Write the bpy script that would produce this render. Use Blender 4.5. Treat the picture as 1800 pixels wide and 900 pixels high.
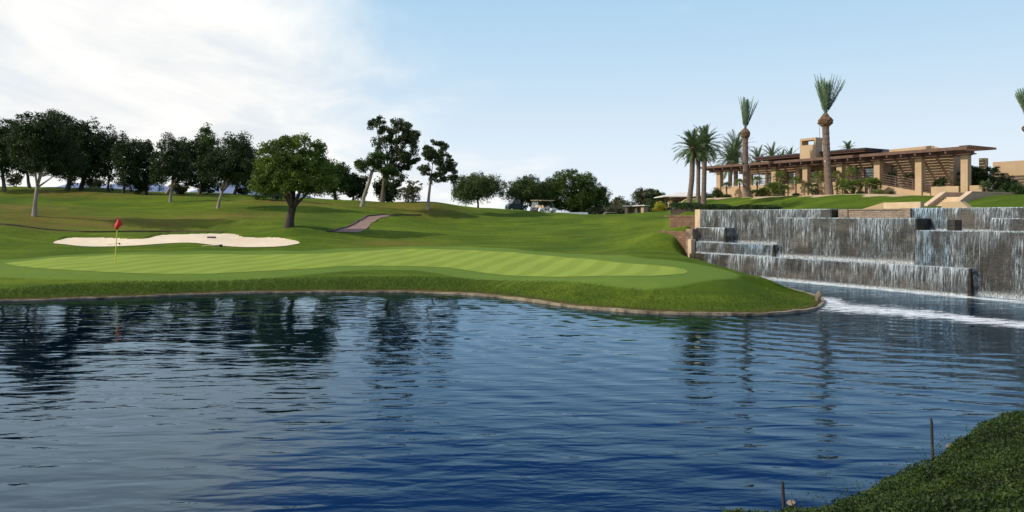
import bpy, bmesh, math, random
import numpy as np
from mathutils import Vector, noise as mnoise
from mathutils.geometry import delaunay_2d_cdt
R = math.radians
random.seed(7); rng = np.random.default_rng(7)
for o in list(bpy.data.objects): bpy.data.objects.remove(o)
sc = bpy.context.scene
col = sc.collection

# ------------------------------------------------------------------ camera, sky, sun, exposure
EYE = 3.3; F = 1285.0; HY = 380.0
cam = bpy.data.cameras.new('camera'); co = bpy.data.objects.new('camera', cam); col.objects.link(co)
co.location = (0, 0, EYE); co.rotation_euler = (R(90), 0, 0)
cam.sensor_width = 36; cam.lens = F / 1800 * 36; cam.shift_y = -(450 - HY) / 1800
cam.clip_start = .1; cam.clip_end = 9000
sc.camera = co
SUN_EL = 33.0
SUN_V = Vector((-0.97, -0.16, 0)).normalized()
world = bpy.data.worlds.new('World'); sc.world = world; world.use_nodes = True
wn = world.node_tree.nodes; wl = world.node_tree.links
def wnode(t, **k):
    n = wn.new(t)
    for a, b in k.items(): setattr(n, a, b)
    return n
bg = wn['Background']; bg.inputs[1].default_value = .11
sky = wnode('ShaderNodeTexSky', sky_type='NISHITA', sun_disc=False)
sky.sun_elevation = R(SUN_EL); sky.sun_rotation = math.atan2(SUN_V.x, SUN_V.y)
sky.air_density = 1.0; sky.dust_density = 1.2; sky.ozone_density = 1.6
tc = wnode('ShaderNodeTexCoord'); sp = wnode('ShaderNodeSeparateXYZ'); wl.new(tc.outputs['Generated'], sp.inputs[0])
def wm(op, a, b=None, c=None, clamp=False):
    n = wnode('ShaderNodeMath', operation=op); n.use_clamp = clamp
    for i, v in enumerate((a, b, c)):
        if v is None: continue
        if isinstance(v, (int, float)): n.inputs[i].default_value = v
        else: wl.new(v, n.inputs[i])
    return n.outputs[0]
def wmr(v, a, b, c=0., d=1.):
    n = wnode('ShaderNodeMapRange', interpolation_type='SMOOTHSTEP'); wl.new(v, n.inputs[0])
    for i, q in enumerate((a, b, c, d)): n.inputs[i+1].default_value = q
    return n.outputs[0]
X, Y, Z = sp.outputs[0], sp.outputs[1], sp.outputs[2]
den = wm('ADD', wm('MAXIMUM', Z, 0.), .16)
cb = wnode('ShaderNodeCombineXYZ'); wl.new(wm('DIVIDE', X, den), cb.inputs[0]); wl.new(wm('DIVIDE', Y, den), cb.inputs[1])
def wnoise(scale, detail, dist, off=0):
    mp = wnode('ShaderNodeMapping'); mp.inputs['Location'].default_value = (off, off*.7, 0); mp.inputs['Scale'].default_value = (1, .62, 1)
    wl.new(cb.outputs[0], mp.inputs[0])
    n = wnode('ShaderNodeTexNoise'); n.inputs['Scale'].default_value = scale; n.inputs['Detail'].default_value = detail
    n.inputs['Roughness'].default_value = .55; n.inputs['Distortion'].default_value = dist; wl.new(mp.outputs[0], n.inputs[0]); return n.outputs[0]
n1 = wnoise(.75, 8, .6, 3.1); n2 = wnoise(2.3, 9, .4, 9.)
mixn = wm('ADD', wm('MULTIPLY', n1, .65), wm('MULTIPLY', n2, .35))
# big cloud bank on the left, low cloud band over the middle
lft = wmr(wm('ADD', wm('ADD', X, wm('MULTIPLY', wm('MAXIMUM', wm('SUBTRACT', Z, .2), 0.), .7)), wm('MULTIPLY', wm('SUBTRACT', n1, .5), .55)), .10, -.46)
band = wm('MULTIPLY', wmr(X, .42, -.25), wmr(wm('ADD', Z, wm('MULTIPLY', wm('SUBTRACT', n1, .5), .16)), .145, .03))
wisp = wm('MULTIPLY', wmr(wnoise(1.1, 7, 1.2, 21.), .52, .74), wmr(X, .22, -.05, 0., .62))
cov = wm('MAXIMUM', wm('MAXIMUM', lft, wm('MULTIPLY', band, .95)), wisp)
m = wm('ADD', mixn, wm('MULTIPLY', wm('SUBTRACT', cov, .5), .42))
mask = wm('MULTIPLY', wmr(m, .37, .70), .95)
veil = wmr(Z, .26, -.02, 0., .80)      # pale air low over the horizon
ccol = wnode('ShaderNodeMix', data_type='RGBA'); wl.new(wmr(n2, .3, .72), ccol.inputs[0])
ccol.inputs[6].default_value = (7.7, 7.9, 8.1, 1); ccol.inputs[7].default_value = (10.0, 9.8, 9.3, 1)
mxa = wnode('ShaderNodeMix', data_type='RGBA'); wl.new(wmr(Z, .26, .42), mxa.inputs[0]); mxa.inputs[6].default_value = (4.0, 6.1, 8.0, 1); mxb = wnode('ShaderNodeMix', data_type='RGBA'); mxb.inputs[0].default_value = .8; wl.new(sky.outputs[0], mxb.inputs[6]); mxb.inputs[7].default_value = (.45, 2.3, 7.2, 1); wl.new(mxb.outputs[2], mxa.inputs[7])
mx0 = wnode('ShaderNodeMix', data_type='RGBA'); wl.new(wmr(Z, .31, -.04, 0., 1.), mx0.inputs[0]); wl.new(mxa.outputs[2], mx0.inputs[6]); mx0.inputs[7].default_value = (7.9, 8.5, 9.1, 1)
over = wm('MULTIPLY', wmr(Z, .58, .85), wmr(n1, .36, .6, .25, .8))     # broken cloud added overhead, out of view, for neutral ambient light
mask = wm('MAXIMUM', mask, over)
mx = wnode('ShaderNodeMix', data_type='RGBA'); wl.new(mask, mx.inputs[0]); wl.new(mx0.outputs[2], mx.inputs[6]); wl.new(ccol.outputs[2], mx.inputs[7])
wl.new(mx.outputs[2], bg.inputs[0])
sun = bpy.data.lights.new('sun', 'SUN'); sun.energy = 4.1; sun.angle = R(.6); sun.color = (1, .93, .79)
so = bpy.data.objects.new('sun', sun); col.objects.link(so)
sv = Vector((SUN_V.x*math.cos(R(SUN_EL)), SUN_V.y*math.cos(R(SUN_EL)), math.sin(R(SUN_EL))))
so.rotation_euler = sv.to_track_quat('Z', 'Y').to_euler(); so.location = (-30, -10, 40)
sc.view_settings.view_transform = 'Standard'; sc.view_settings.look = 'None'
sc.view_settings.exposure = 0.0; sc.view_settings.gamma = 1; sc.view_settings.use_curve_mapping = False

# ------------------------------------------------------------------ helpers
def tag(o, label=None, cat=None, group=None, kind=None):
    if label: o['label'] = label
    if cat: o['category'] = cat
    if group: o['group'] = group
    if kind: o['kind'] = kind
    return o
def empty(name, loc, label, cat, group=None, rz=0):
    o = bpy.data.objects.new(name, None); o.location = loc; o.rotation_euler.z = rz; o.empty_display_size = .3
    col.objects.link(o); return tag(o, label, cat, group)
class MB:
    def __init__(s): s.v = []; s.f = []
    def add(s, vs, fs):
        n = len(s.v); s.v += [tuple(v) for v in vs]; s.f += [tuple(i+n for i in f) for f in fs]; return s
    def hexa(s, p):   # 8 points: bottom ring 0-3, top ring 4-7
        return s.add(p, [(3,2,1,0),(4,5,6,7),(0,1,5,4),(1,2,6,5),(2,3,7,6),(3,0,4,7)])
    def box(s, x0, x1, y0, y1, z0, z1):
        return s.hexa([(x0,y0,z0),(x1,y0,z0),(x1,y1,z0),(x0,y1,z0),(x0,y0,z1),(x1,y0,z1),(x1,y1,z1),(x0,y1,z1)])
    def tube(s, pts, rad, n=8, cap=True):
        pts = [Vector(p) for p in pts]; base = len(s.v)
        for i, p in enumerate(pts):
            d = (pts[min(i+1, len(pts)-1)] - pts[max(i-1, 0)]).normalized()
            a = d.orthogonal().normalized() if i == 0 else (a - d*a.dot(d)).normalized()
            b = d.cross(a); r = rad[i] if hasattr(rad, '__len__') else rad
            for k in range(n):
                t = 2*math.pi*k/n; s.v.append(tuple(p + (a*math.cos(t)+b*math.sin(t))*r))
        for i in range(len(pts)-1):
            for k in range(n):
                q = base+i*n; s.f.append((q+k, q+(k+1)%n, q+n+(k+1)%n, q+n+k))
        if cap:
            s.f.append(tuple(base+k for k in reversed(range(n)))); q = base+(len(pts)-1)*n; s.f.append(tuple(q+k for k in range(n)))
        return s
    def build(s, name, m, parent=None, smooth=False):
        me = bpy.data.meshes.new(name); me.from_pydata(s.v, [], s.f); me.materials.append(m)
        if smooth: me.shade_smooth()
        me.update(); o = bpy.data.objects.new(name, me); col.objects.link(o)
        if parent: o.parent = parent
        return o
def npmesh(name, V, Fq, m, parent=None, smooth=False, uvh=None):
    me = bpy.data.meshes.new(name); n, k = Fq.shape
    me.vertices.add(len(V)); me.vertices.foreach_set('co', np.ascontiguousarray(V, dtype=np.float32).ravel())
    me.loops.add(n*k); me.loops.foreach_set('vertex_index', np.ascontiguousarray(Fq, dtype=np.int32).ravel())
    me.polygons.add(n); me.polygons.foreach_set('loop_start', np.arange(0, n*k, k, dtype=np.int32))
    me.update(calc_edges=True); me.materials.append(m)
    if smooth: me.shade_smooth()
    o = bpy.data.objects.new(name, me); col.objects.link(o)
    if parent: o.parent = parent
    return o
def attr(o, name, vals):
    a = o.data.attributes.new(name, 'FLOAT', 'POINT'); a.data.foreach_set('value', np.ascontiguousarray(vals, dtype=np.float32))
def ss(a, b, x):
    t = np.clip((x-a)/(b-a), 0, 1); return t*t*(3-2*t)
def pd(px, py, d): return Vector(((px-900)/F*d, d, EYE-(py-HY)/F*d))
def pz(px, py, z): return pd(px, py, (EYE-z)*F/(py-HY))
D = Vector((.518, -.855, 0)).normalized(); N = Vector((-D.y, D.x, 0))      # clubhouse and falls share these axes
OW = Vector((11.3, 42.8, 0)); OB = Vector((28.2, 98, 0))
def s_at(px, t, O):
    u = (px-900)/F; return (u*(O.y+t*N.y)-O.x-t*N.x)/(D.x-u*D.y)
def st(O, s, t, z=0): p = O+D*s+N*t; return Vector((p.x, p.y, z))
def z_at(px, py, t, O):
    p = st(O, s_at(px, t, O), t); return EYE-(py-HY)/F*p.y
def lbox(mb, O, s0, s1, t0, t1, z0, z1):
    q = [st(O, s0, t0), st(O, s1, t0), st(O, s1, t1), st(O, s0, t1)]
    f = lambda z, i: z[i] if hasattr(z, '__len__') else z
    return mb.hexa([(p.x, p.y, f(z0, i)) for i, p in enumerate(q)] + [(p.x, p.y, f(z1, i)) for i, p in enumerate(q)])

# ------------------------------------------------------------------ materials
def newmat(name):
    m = bpy.data.materials.new(name); m.use_nodes = True; nt = m.node_tree
    return m, nt, nt.nodes['Principled BSDF'], nt.nodes['Material Output']
class NT:
    def __init__(s, nt): s.t = nt; s.n = nt.nodes; s.l = nt.links; s.c = None
    def set(s, inp, v):
        if hasattr(v, 'links'): s.l.new(v, inp)
        else: inp.default_value = v
    def coord(s):
        if s.c is None: s.c = s.n.new('ShaderNodeTexCoord').outputs['Object']
        return s.c
    def geo(s):
        return s.n.new('ShaderNodeNewGeometry').outputs['Position']
    def mapp(s, v, scale=(1,1,1), rot=(0,0,0), loc=(0,0,0)):
        m = s.n.new('ShaderNodeMapping'); s.l.new(v, m.inputs[0]); m.inputs['Scale'].default_value = scale; m.inputs['Rotation'].default_value = rot; m.inputs['Location'].default_value = loc
        return m.outputs[0]
    def noise(s, v, scale, detail=4, rough=.5, dist=0):
        n = s.n.new('ShaderNodeTexNoise'); s.l.new(v, n.inputs[0]); n.inputs['Scale'].default_value = scale; n.inputs['Detail'].default_value = detail
        n.inputs['Roughness'].default_value = rough; n.inputs['Distortion'].default_value = dist; return n.outputs[0]
    def m(s, op, a, b=0., clamp=False):
        n = s.n.new('ShaderNodeMath'); n.operation = op; n.use_clamp = clamp; s.set(n.inputs[0], a); s.set(n.inputs[1], b); return n.outputs[0]
    def mr(s, v, a, b, c=0., d=1.):
        n = s.n.new('ShaderNodeMapRange'); n.interpolation_type = 'SMOOTHSTEP'
        for i, q in enumerate((v, a, b, c, d)): s.set(n.inputs[i], q)
        return n.outputs[0]
    def mix(s, f, a, b):
        n = s.n.new('ShaderNodeMix'); n.data_type = 'RGBA'; s.set(n.inputs[0], f)
        s.set(n.inputs[6], a if hasattr(a, 'links') else (*a, 1)); s.set(n.inputs[7], b if hasattr(b, 'links') else (*b, 1)); return n.outputs[2]
    def bump(s, h, dist, strength=1., prev=None):
        n = s.n.new('ShaderNodeBump'); s.l.new(h, n.inputs['Height']); n.inputs['Distance'].default_value = dist; n.inputs['Strength'].default_value = strength
        if prev: s.l.new(prev, n.inputs['Normal'])
        return n.outputs[0]
    def attr(s, name):
        n = s.n.new('ShaderNodeAttribute'); n.attribute_name = name; return n.outputs['Fac']
def mat(name, c1, c2=None, scale=3., rough=.8, bump=0., bscale=None, metal=0., stretch=(1,1,1), spec=None, detail=6):
    m, nt, b, out = newmat(name); t = NT(nt)
    b.inputs['Roughness'].default_value = rough; b.inputs['Metallic'].default_value = metal
    if spec is not None: b.inputs['Specular IOR Level'].default_value = spec
    v = t.mapp(t.coord(), stretch)
    c2 = c2 or tuple(x*.75 for x in c1)
    n = t.noise(v, scale, detail, .6); t.l.new(t.mix(t.mr(n, .3, .7), c2, c1), b.inputs['Base Color'])
    if bump: t.l.new(t.bump(t.noise(v, bscale or scale*4, 4), bump), b.inputs['Normal'])
    return m
def leafmat(name, dark, light, scale=.9, trans=.25, rough=.6):
    m, nt, b, out = newmat(name); t = NT(nt)
    v = t.geo(); n = t.noise(v, scale, 3, .6); n2 = t.noise(v, 9, 2, .6)
    f = t.mr(t.m('ADD', t.m('MULTIPLY', n, .55), t.m('MULTIPLY', n2, .45)), .32, .68)
    c = t.mix(f, dark, light); t.l.new(c, b.inputs['Base Color']); b.inputs['Roughness'].default_value = rough
    b.inputs['Specular IOR Level'].default_value = .25
    tr = nt.nodes.new('ShaderNodeBsdfTranslucent'); t.l.new(c, tr.inputs[0])
    ms = nt.nodes.new('ShaderNodeMixShader'); ms.inputs[0].default_value = trans
    t.l.new(b.outputs[0], ms.inputs[1]); t.l.new(tr.outputs[0], ms.inputs[2]); t.l.new(ms.outputs[0], out.inputs[0]); return m
M = {}
M['stucco'] = mat('stucco', (.47,.335,.205), (.40,.28,.165), .7, .9, .01, 30)
M['stucco_pale'] = mat('stucco_pale', (.60,.44,.29), (.50,.36,.23), 1.5, .9, .01, 30)
M['timber'] = mat('timber', (.15,.08,.055), (.10,.052,.036), 2., .75, .005, 20)
M['redtrim'] = mat('redtrim', (.20,.07,.045), (.16,.055,.035), 1., .7)
M['roofdark'] = mat('roofdark', (.05,.045,.055), (.03,.028,.035), 2., .8, .01, 12)
M['eave'] = mat('eave', (.12,.075,.055), (.09,.055,.04), 2., .8)
M['frame'] = mat('frame', (.035,.03,.03), (.025,.02,.02), 2., .5)
M['metal_rail'] = mat('metal_rail', (.14,.09,.07), (.1,.065,.05), 2., .6)
M['whiteroof'] = mat('whiteroof', (.72,.68,.62), (.62,.58,.52), 1., .8)
M['sand'] = mat('sand', (.76,.62,.43), (.66,.53,.36), 1.6, .95, .03, 6)
M['gravel'] = mat('gravel', (.62,.46,.29), (.50,.36,.22), 3., .95, .03, 10)
M['path'] = mat('path', (.28,.165,.115), (.21,.125,.09), .7, .9, .01, 10)
M['dirt'] = mat('dirt', (.12,.075,.045), (.07,.045,.03), 2., .95, .03, 10)
M['bark'] = mat('bark', (.16,.12,.085), (.07,.052,.038), 3., .9, .05, 12, stretch=(1,1,.25))
M['bark_dark'] = mat('bark_dark', (.06,.042,.03), (.025,.018,.014), 3., .9, .05, 12, stretch=(1,1,.25))
M['bark_pale'] = mat('bark_pale', (.36,.30,.22), (.20,.155,.11), 2.5, .85, .03, 12, stretch=(1,1,.3))
M['palmbark'] = mat('palmbark', (.24,.17,.125), (.10,.065,.05), 5., .95, .08, 7, stretch=(1,1,2.2))
M['boots'] = mat('boots', (.22,.125,.065), (.09,.05,.03), 6., .9, .08, 10)
M['lf_dark'] = leafmat('lf_dark', (.009,.020,.004), (.040,.070,.011))
M['lf_mid'] = leafmat('lf_mid', (.024,.050,.008), (.09,.145,.02))
M['lf_main'] = leafmat('lf_main', (.030,.060,.008), (.15,.215,.026), .7)
M['lf_euc'] = leafmat('lf_euc', (.024,.040,.012), (.085,.11,.034))
M['lf_olive'] = leafmat('lf_olive', (.06,.065,.033), (.17,.17,.09))
M['lf_feather'] = leafmat('lf_feather', (.028,.05,.012), (.095,.14,.036))
M['lf_yellow'] = leafmat('lf_yellow', (.22,.22,.02), (.55,.48,.05), 1.5)
M['lf_palm'] = leafmat('lf_palm', (.05,.085,.03), (.15,.20,.085), 2.)
M['lf_palmtied'] = leafmat('lf_palmtied', (.09,.15,.08), (.21,.30,.17), 3.)
M['lf_fan'] = leafmat('lf_fan', (.08,.13,.025), (.26,.33,.08), 3.)
M['lf_hedge'] = leafmat('lf_hedge', (.015,.03,.008), (.05,.09,.02), 2.)
M['lf_cover'] = leafmat('lf_cover', (.009,.021,.004), (.060,.100,.015), 2.2, .3)
M['blade'] = leafmat('blade', (.055,.098,.011), (.125,.175,.018), .5, .25)
M['white'] = mat('white', (.78,.77,.74), (.7,.69,.66), 2., .4)
M['darkgreen'] = mat('darkgreen', (.012,.03,.028), (.008,.02,.02), 2., .6)
M['black'] = mat('black', (.015,.015,.015), (.01,.01,.01), 2., .8)
M['navy'] = mat('navy', (.012,.015,.04), (.01,.012,.03), 2., .4)
M['seat'] = mat('seat', (.55,.40,.26), (.5,.36,.22), 2., .6)
M['red'] = mat('red', (.62,.012,.018), (.5,.01,.012), 2., .7)
M['yellow'] = mat('yellow', (.68,.62,.06), (.62,.56,.05), 2., .5)
M['stake'] = mat('stake', (.035,.03,.03), (.02,.018,.018), 8., .7)
M['rock'] = mat('rock', (.22,.17,.12), (.12,.095,.07), 4., .9, .03, 10)
M['kerb'] = mat('kerb', (.32,.25,.16), (.08,.065,.04), 1.6, .95, .03, 8)
M['mountain'] = mat('mountain', (.20,.25,.36), (.16,.21,.32), .004, 1.)  # blue-grey of distant haze put into the hill colour itself
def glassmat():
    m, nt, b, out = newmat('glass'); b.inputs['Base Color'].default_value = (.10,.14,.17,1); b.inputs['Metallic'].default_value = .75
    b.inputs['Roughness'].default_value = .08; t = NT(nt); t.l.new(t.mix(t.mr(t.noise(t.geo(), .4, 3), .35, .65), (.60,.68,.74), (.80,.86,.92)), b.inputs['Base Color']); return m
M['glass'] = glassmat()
def screenglass():
    m, nt, b, out = newmat('clear_glass'); b.inputs['Base Color'].default_value = (.8,.85,.85,1); b.inputs['Roughness'].default_value = .05
    b.inputs['Alpha'].default_value = .15; return m
M['darkglass'] = mat('darkglass', (.05,.06,.06), (.035,.04,.045), 2., .12)
M['clear'] = screenglass()
def stonemat(name, c1, c2, mortar, bw, bh):
    m, nt, b, out = newmat(name); t = NT(nt); b.inputs['Roughness'].default_value = .85
    g = t.geo(); sep = nt.nodes.new('ShaderNodeSeparateXYZ'); t.l.new(g, sep.inputs[0])
    along = t.m('SUBTRACT', t.m('MULTIPLY', sep.outputs[0], D.x), t.m('MULTIPLY', sep.outputs[1], -D.y))
    cb = nt.nodes.new('ShaderNodeCombineXYZ'); t.l.new(along, cb.inputs[0]); t.l.new(sep.outputs[2], cb.inputs[1])
    br = nt.nodes.new('ShaderNodeTexBrick'); t.l.new(cb.outputs[0], br.inputs[0]); br.inputs['Scale'].default_value = 1
    br.inputs['Brick Width'].default_value = bw; br.inputs['Row Height'].default_value = bh; br.inputs['Mortar Size'].default_value = .012
    br.inputs['Color1'].default_value = (*c1,1); br.inputs['Color2'].default_value = (*c2,1); br.inputs['Mortar'].default_value = (*mortar,1)
    n = t.noise(g, 1.3, 6, .65)
    cc = t.mix(t.mr(n, .35, .7, 0., .65), br.outputs[0], tuple(x*.35 for x in c2))
    if name == 'wetstone': cc = t.mix(t.mr(t.noise(t.mapp(g, (.35,.35,1.1)), 1.1, 3), .5, .68, 0., .5), cc, (.13,.105,.075))  # tan patches paint the warm sunlit glint into the wet stone
    t.l.new(cc, b.inputs['Base Color'])
    t.l.new(t.bump(t.m('ADD', t.m('MULTIPLY', br.outputs['Fac'], -.5), t.noise(g, 9, 4)), .02), b.inputs['Normal']); return m
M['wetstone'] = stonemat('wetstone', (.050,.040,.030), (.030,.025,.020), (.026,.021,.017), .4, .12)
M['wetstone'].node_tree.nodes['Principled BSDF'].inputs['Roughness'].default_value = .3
M['redstone'] = stonemat('redstone', (.24,.12,.07), (.17,.09,.055), (.10,.065,.045), .5, .16)
M['drybrick'] = stonemat('drybrick', (.33,.25,.185), (.26,.19,.14), (.16,.12,.09), .4, .085)
M['concrete'] = mat('concrete', (.30,.21,.14), (.10,.07,.05), 1.6, .9, .02, 9)

def grassmat():
    m, nt, b, out = newmat('grass'); t = NT(nt); g = t.geo()
    big = t.noise(t.mapp(g, (.6, .22, .4)), .22, 4, .55); mid = t.noise(t.mapp(g, (1, .7, 1)), .9, 5, .6); fine = t.noise(g, 14, 5, .75); vf = t.noise(g, 60, 3, .7)
    c = t.mix(t.mr(big, .33, .68), (.063,.107,.010), (.165,.212,.016))
    c = t.mix(t.mr(mid, .35, .72, 0., .6), c, (.105,.15,.012)); c = t.mix(t.mr(t.noise(t.mapp(g, (1,.6,1)), 3.6, 5, .7), .42, .7, 0., .6), c, (.040,.078,.009))
    st_ = t.noise(t.mapp(g, (.16, .75, .3), rot=(0,0,R(4))), 1.0, 5, .6, .4)
    c = t.mix(t.mr(st_, .42, .66, 0., .55), c, (.046,.086,.010)); c = t.mix(t.mr(st_, .50, .30, 0., .45), c, (.175,.235,.022))  # dark and bright bands painted in for the shading of the slopes
    c = t.mix(t.mr(fine, .3, .75, 0., .6), c, (.045,.085,.012))
    dry = t.noise(t.mapp(g, (.5, .25, .5), loc=(13, 5, 0)), .35, 5, .6)
    c = t.mix(t.m('MULTIPLY', t.mr(dry, .58, .74, 0., .22), t.mr(fine, .25, .6, .45, 1.)), c, (.23,.14,.045))
    c = t.mix(t.m('MULTIPLY', t.attr('dry'), t.mr(mid, .3, .6, .3, .9)), c, (.20,.115,.04))
    c = t.mix(t.m('MULTIPLY', t.attr('sandy'), 1.), c, (.50,.37,.235))
    c = t.mix(t.m('MULTIPLY', t.attr('collar'), .75), c, (.14,.215,.038))
    rough = t.attr('rough')
    c = t.mix(t.m('MULTIPLY', rough, t.mr(fine, .3, .7, .45, 1.)), c, (.055,.095,.014))
    c = t.mix(t.m('MULTIPLY', t.attr('edge'), .85), c, (.10,.07,.03))
    t.l.new(c, b.inputs['Base Color']); b.inputs['Roughness'].default_value = .95; b.inputs['Specular IOR Level'].default_value = .04
    h = t.m('ADD', t.m('MULTIPLY', fine, .6), t.m('MULTIPLY', vf, .4))
    t.l.new(t.bump(h, .05, 1., t.bump(t.noise(t.mapp(g, (.5,1,1)), .8, 3), .12)), b.inputs['Normal']); return m
M['grass'] = grassmat()
def greenmat():
    m, nt, b, out = newmat('putting_grass'); t = NT(nt); g = t.geo()
    sep = nt.nodes.new('ShaderNodeSeparateXYZ'); t.l.new(g, sep.inputs[0])
    w = t.m('ADD', sep.outputs[0], t.m('MULTIPLY', sep.outputs[1], -.31))
    w = t.m('ADD', w, t.m('MULTIPLY', t.noise(g, .12, 2), 1.2))
    s = t.m('SINE', t.m('MULTIPLY', w, 2*math.pi/1.55))
    c = t.mix(t.mr(s, -.5, .5), (.208,.268,.036), (.262,.325,.050))
    c = t.mix(t.mr(t.noise(g, 1.2, 5, .6), .35, .7, 0., .4), c, (.21,.27,.055)); c = t.mix(t.mr(t.noise(g, 30, 3, .7), .3, .7, 0., .35), c, (.15,.225,.04))
    t.l.new(c, b.inputs['Base Color']); b.inputs['Roughness'].default_value = .9; b.inputs['Specular IOR Level'].default_value = .05
    t.l.new(t.bump(t.noise(g, 30, 3), .01), b.inputs['Normal']); return m
M['putting'] = greenmat()
RINGC = (15.5, 31.0)
def watermat():
    m, nt, b, out = newmat('pond_water'); t = NT(nt); g = t.geo()
    b.inputs['Base Color'].default_value = (.0005,.003,.009,1); b.inputs['Roughness'].default_value = .02; b.inputs['IOR'].default_value = 1.31
    ring = t.mapp(g, (1,1,1), loc=(-RINGC[0], -RINGC[1], 0))
    wv = nt.nodes.new('ShaderNodeTexWave'); wv.wave_type = 'RINGS'; wv.rings_direction = 'Z'; wv.wave_profile = 'SIN'
    t.l.new(ring, wv.inputs[0]); wv.inputs['Scale'].default_value = .36; wv.inputs['Distortion'].default_value = 7.; wv.inputs['Detail'].default_value = 2.5; wv.inputs['Detail Scale'].default_value = .35
    calm = t.attr('calm'); chop = t.attr('chop')
    n0 = t.noise(t.mapp(g, (.30, .95, 1), rot=(0,0,R(5))), 1.0, 1.5, .4, .6)
    n1 = t.noise(t.mapp(g, (.42, 1.25, 1), rot=(0,0,R(-9))), 2.2, 1.5, .45, .5)
    n2 = t.noise(t.mapp(g, (.6, 1.5, 1), rot=(0,0,R(14))), 6.5, 2, .5, .3)
    n3 = t.noise(g, 16, 2, .5)
    patch = t.mr(t.noise(g, .16, 3, .5), .35, .65, .35, 1.25)
    rp = t.mr(t.noise(g, .35, 2, .5), .3, .7, .25, 1.2)
    h = t.m('MULTIPLY', t.m('MULTIPLY', t.m('MULTIPLY', wv.outputs['Fac'], rp), t.attr('ringamp')), .0085)
    h = t.m('ADD', h, t.m('MULTIPLY', t.m('MULTIPLY', n0, patch), .026))
    h = t.m('ADD', h, t.m('MULTIPLY', t.m('MULTIPLY', n1, t.m('ADD', calm, 1.)), .013))
    h = t.m('ADD', h, t.m('MULTIPLY', t.m('MULTIPLY', n2, t.m('MULTIPLY', patch, t.m('ADD', t.m('MULTIPLY', calm, 2.6), .8))), .0016))
    h = t.m('ADD', h, t.m('MULTIPLY', t.m('MULTIPLY', n3, chop), .012))
    nrm = t.bump(h, 1.0); 
    fo = t.attr('foam'); fn = t.noise(t.mapp(g, (.45, 1.6, 1), rot=(0,0,R(-12))), 3.2, 9, .72, .7); fn2 = t.noise(g, 22, 3, .6)
    fm = t.mr(t.m('ADD', t.m('ADD', fo, t.m('MULTIPLY', t.m('SUBTRACT', fn, .5), 3.2)), t.m('MULTIPLY', t.m('SUBTRACT', fn2, .5), 1.6)), .42, 1.05)
    fm = t.m('MULTIPLY', t.m('MULTIPLY', fm, t.mr(fo, .02, .25)), t.mr(t.noise(t.mapp(g, (.5,2.2,1), rot=(0,0,R(-10))), 5., 5, .7), .3, .6, .55, 1.))
    df = nt.nodes.new('ShaderNodeBsdfDiffuse'); df.inputs[0].default_value = (.78,.80,.80,1)
    ms = nt.nodes.new('ShaderNodeMixShader'); t.l.new(fm, ms.inputs[0]); fr = nt.nodes.new('ShaderNodeFresnel'); fr.inputs['IOR'].default_value = 1.45; t.l.new(nrm, fr.inputs['Normal'])
    gl = nt.nodes.new('ShaderNodeBsdfGlossy'); gl.inputs['Color'].default_value = (.60,.81,1,1); gl.inputs['Roughness'].default_value = .02; t.l.new(nrm, gl.inputs['Normal'])
    dd = nt.nodes.new('ShaderNodeBsdfDiffuse'); dd.inputs[0].default_value = (.0005,.004,.012,1)
    mw = nt.nodes.new('ShaderNodeMixShader'); t.l.new(fr.outputs[0], mw.inputs[0]); t.l.new(dd.outputs[0], mw.inputs[1]); t.l.new(gl.outputs[0], mw.inputs[2])
    nt.nodes.remove(b)
    t.l.new(mw.outputs[0], ms.inputs[1]); t.l.new(df.outputs[0], ms.inputs[2]); t.l.new(ms.outputs[0], out.inputs[0])
    return m
M['water'] = watermat()
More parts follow.
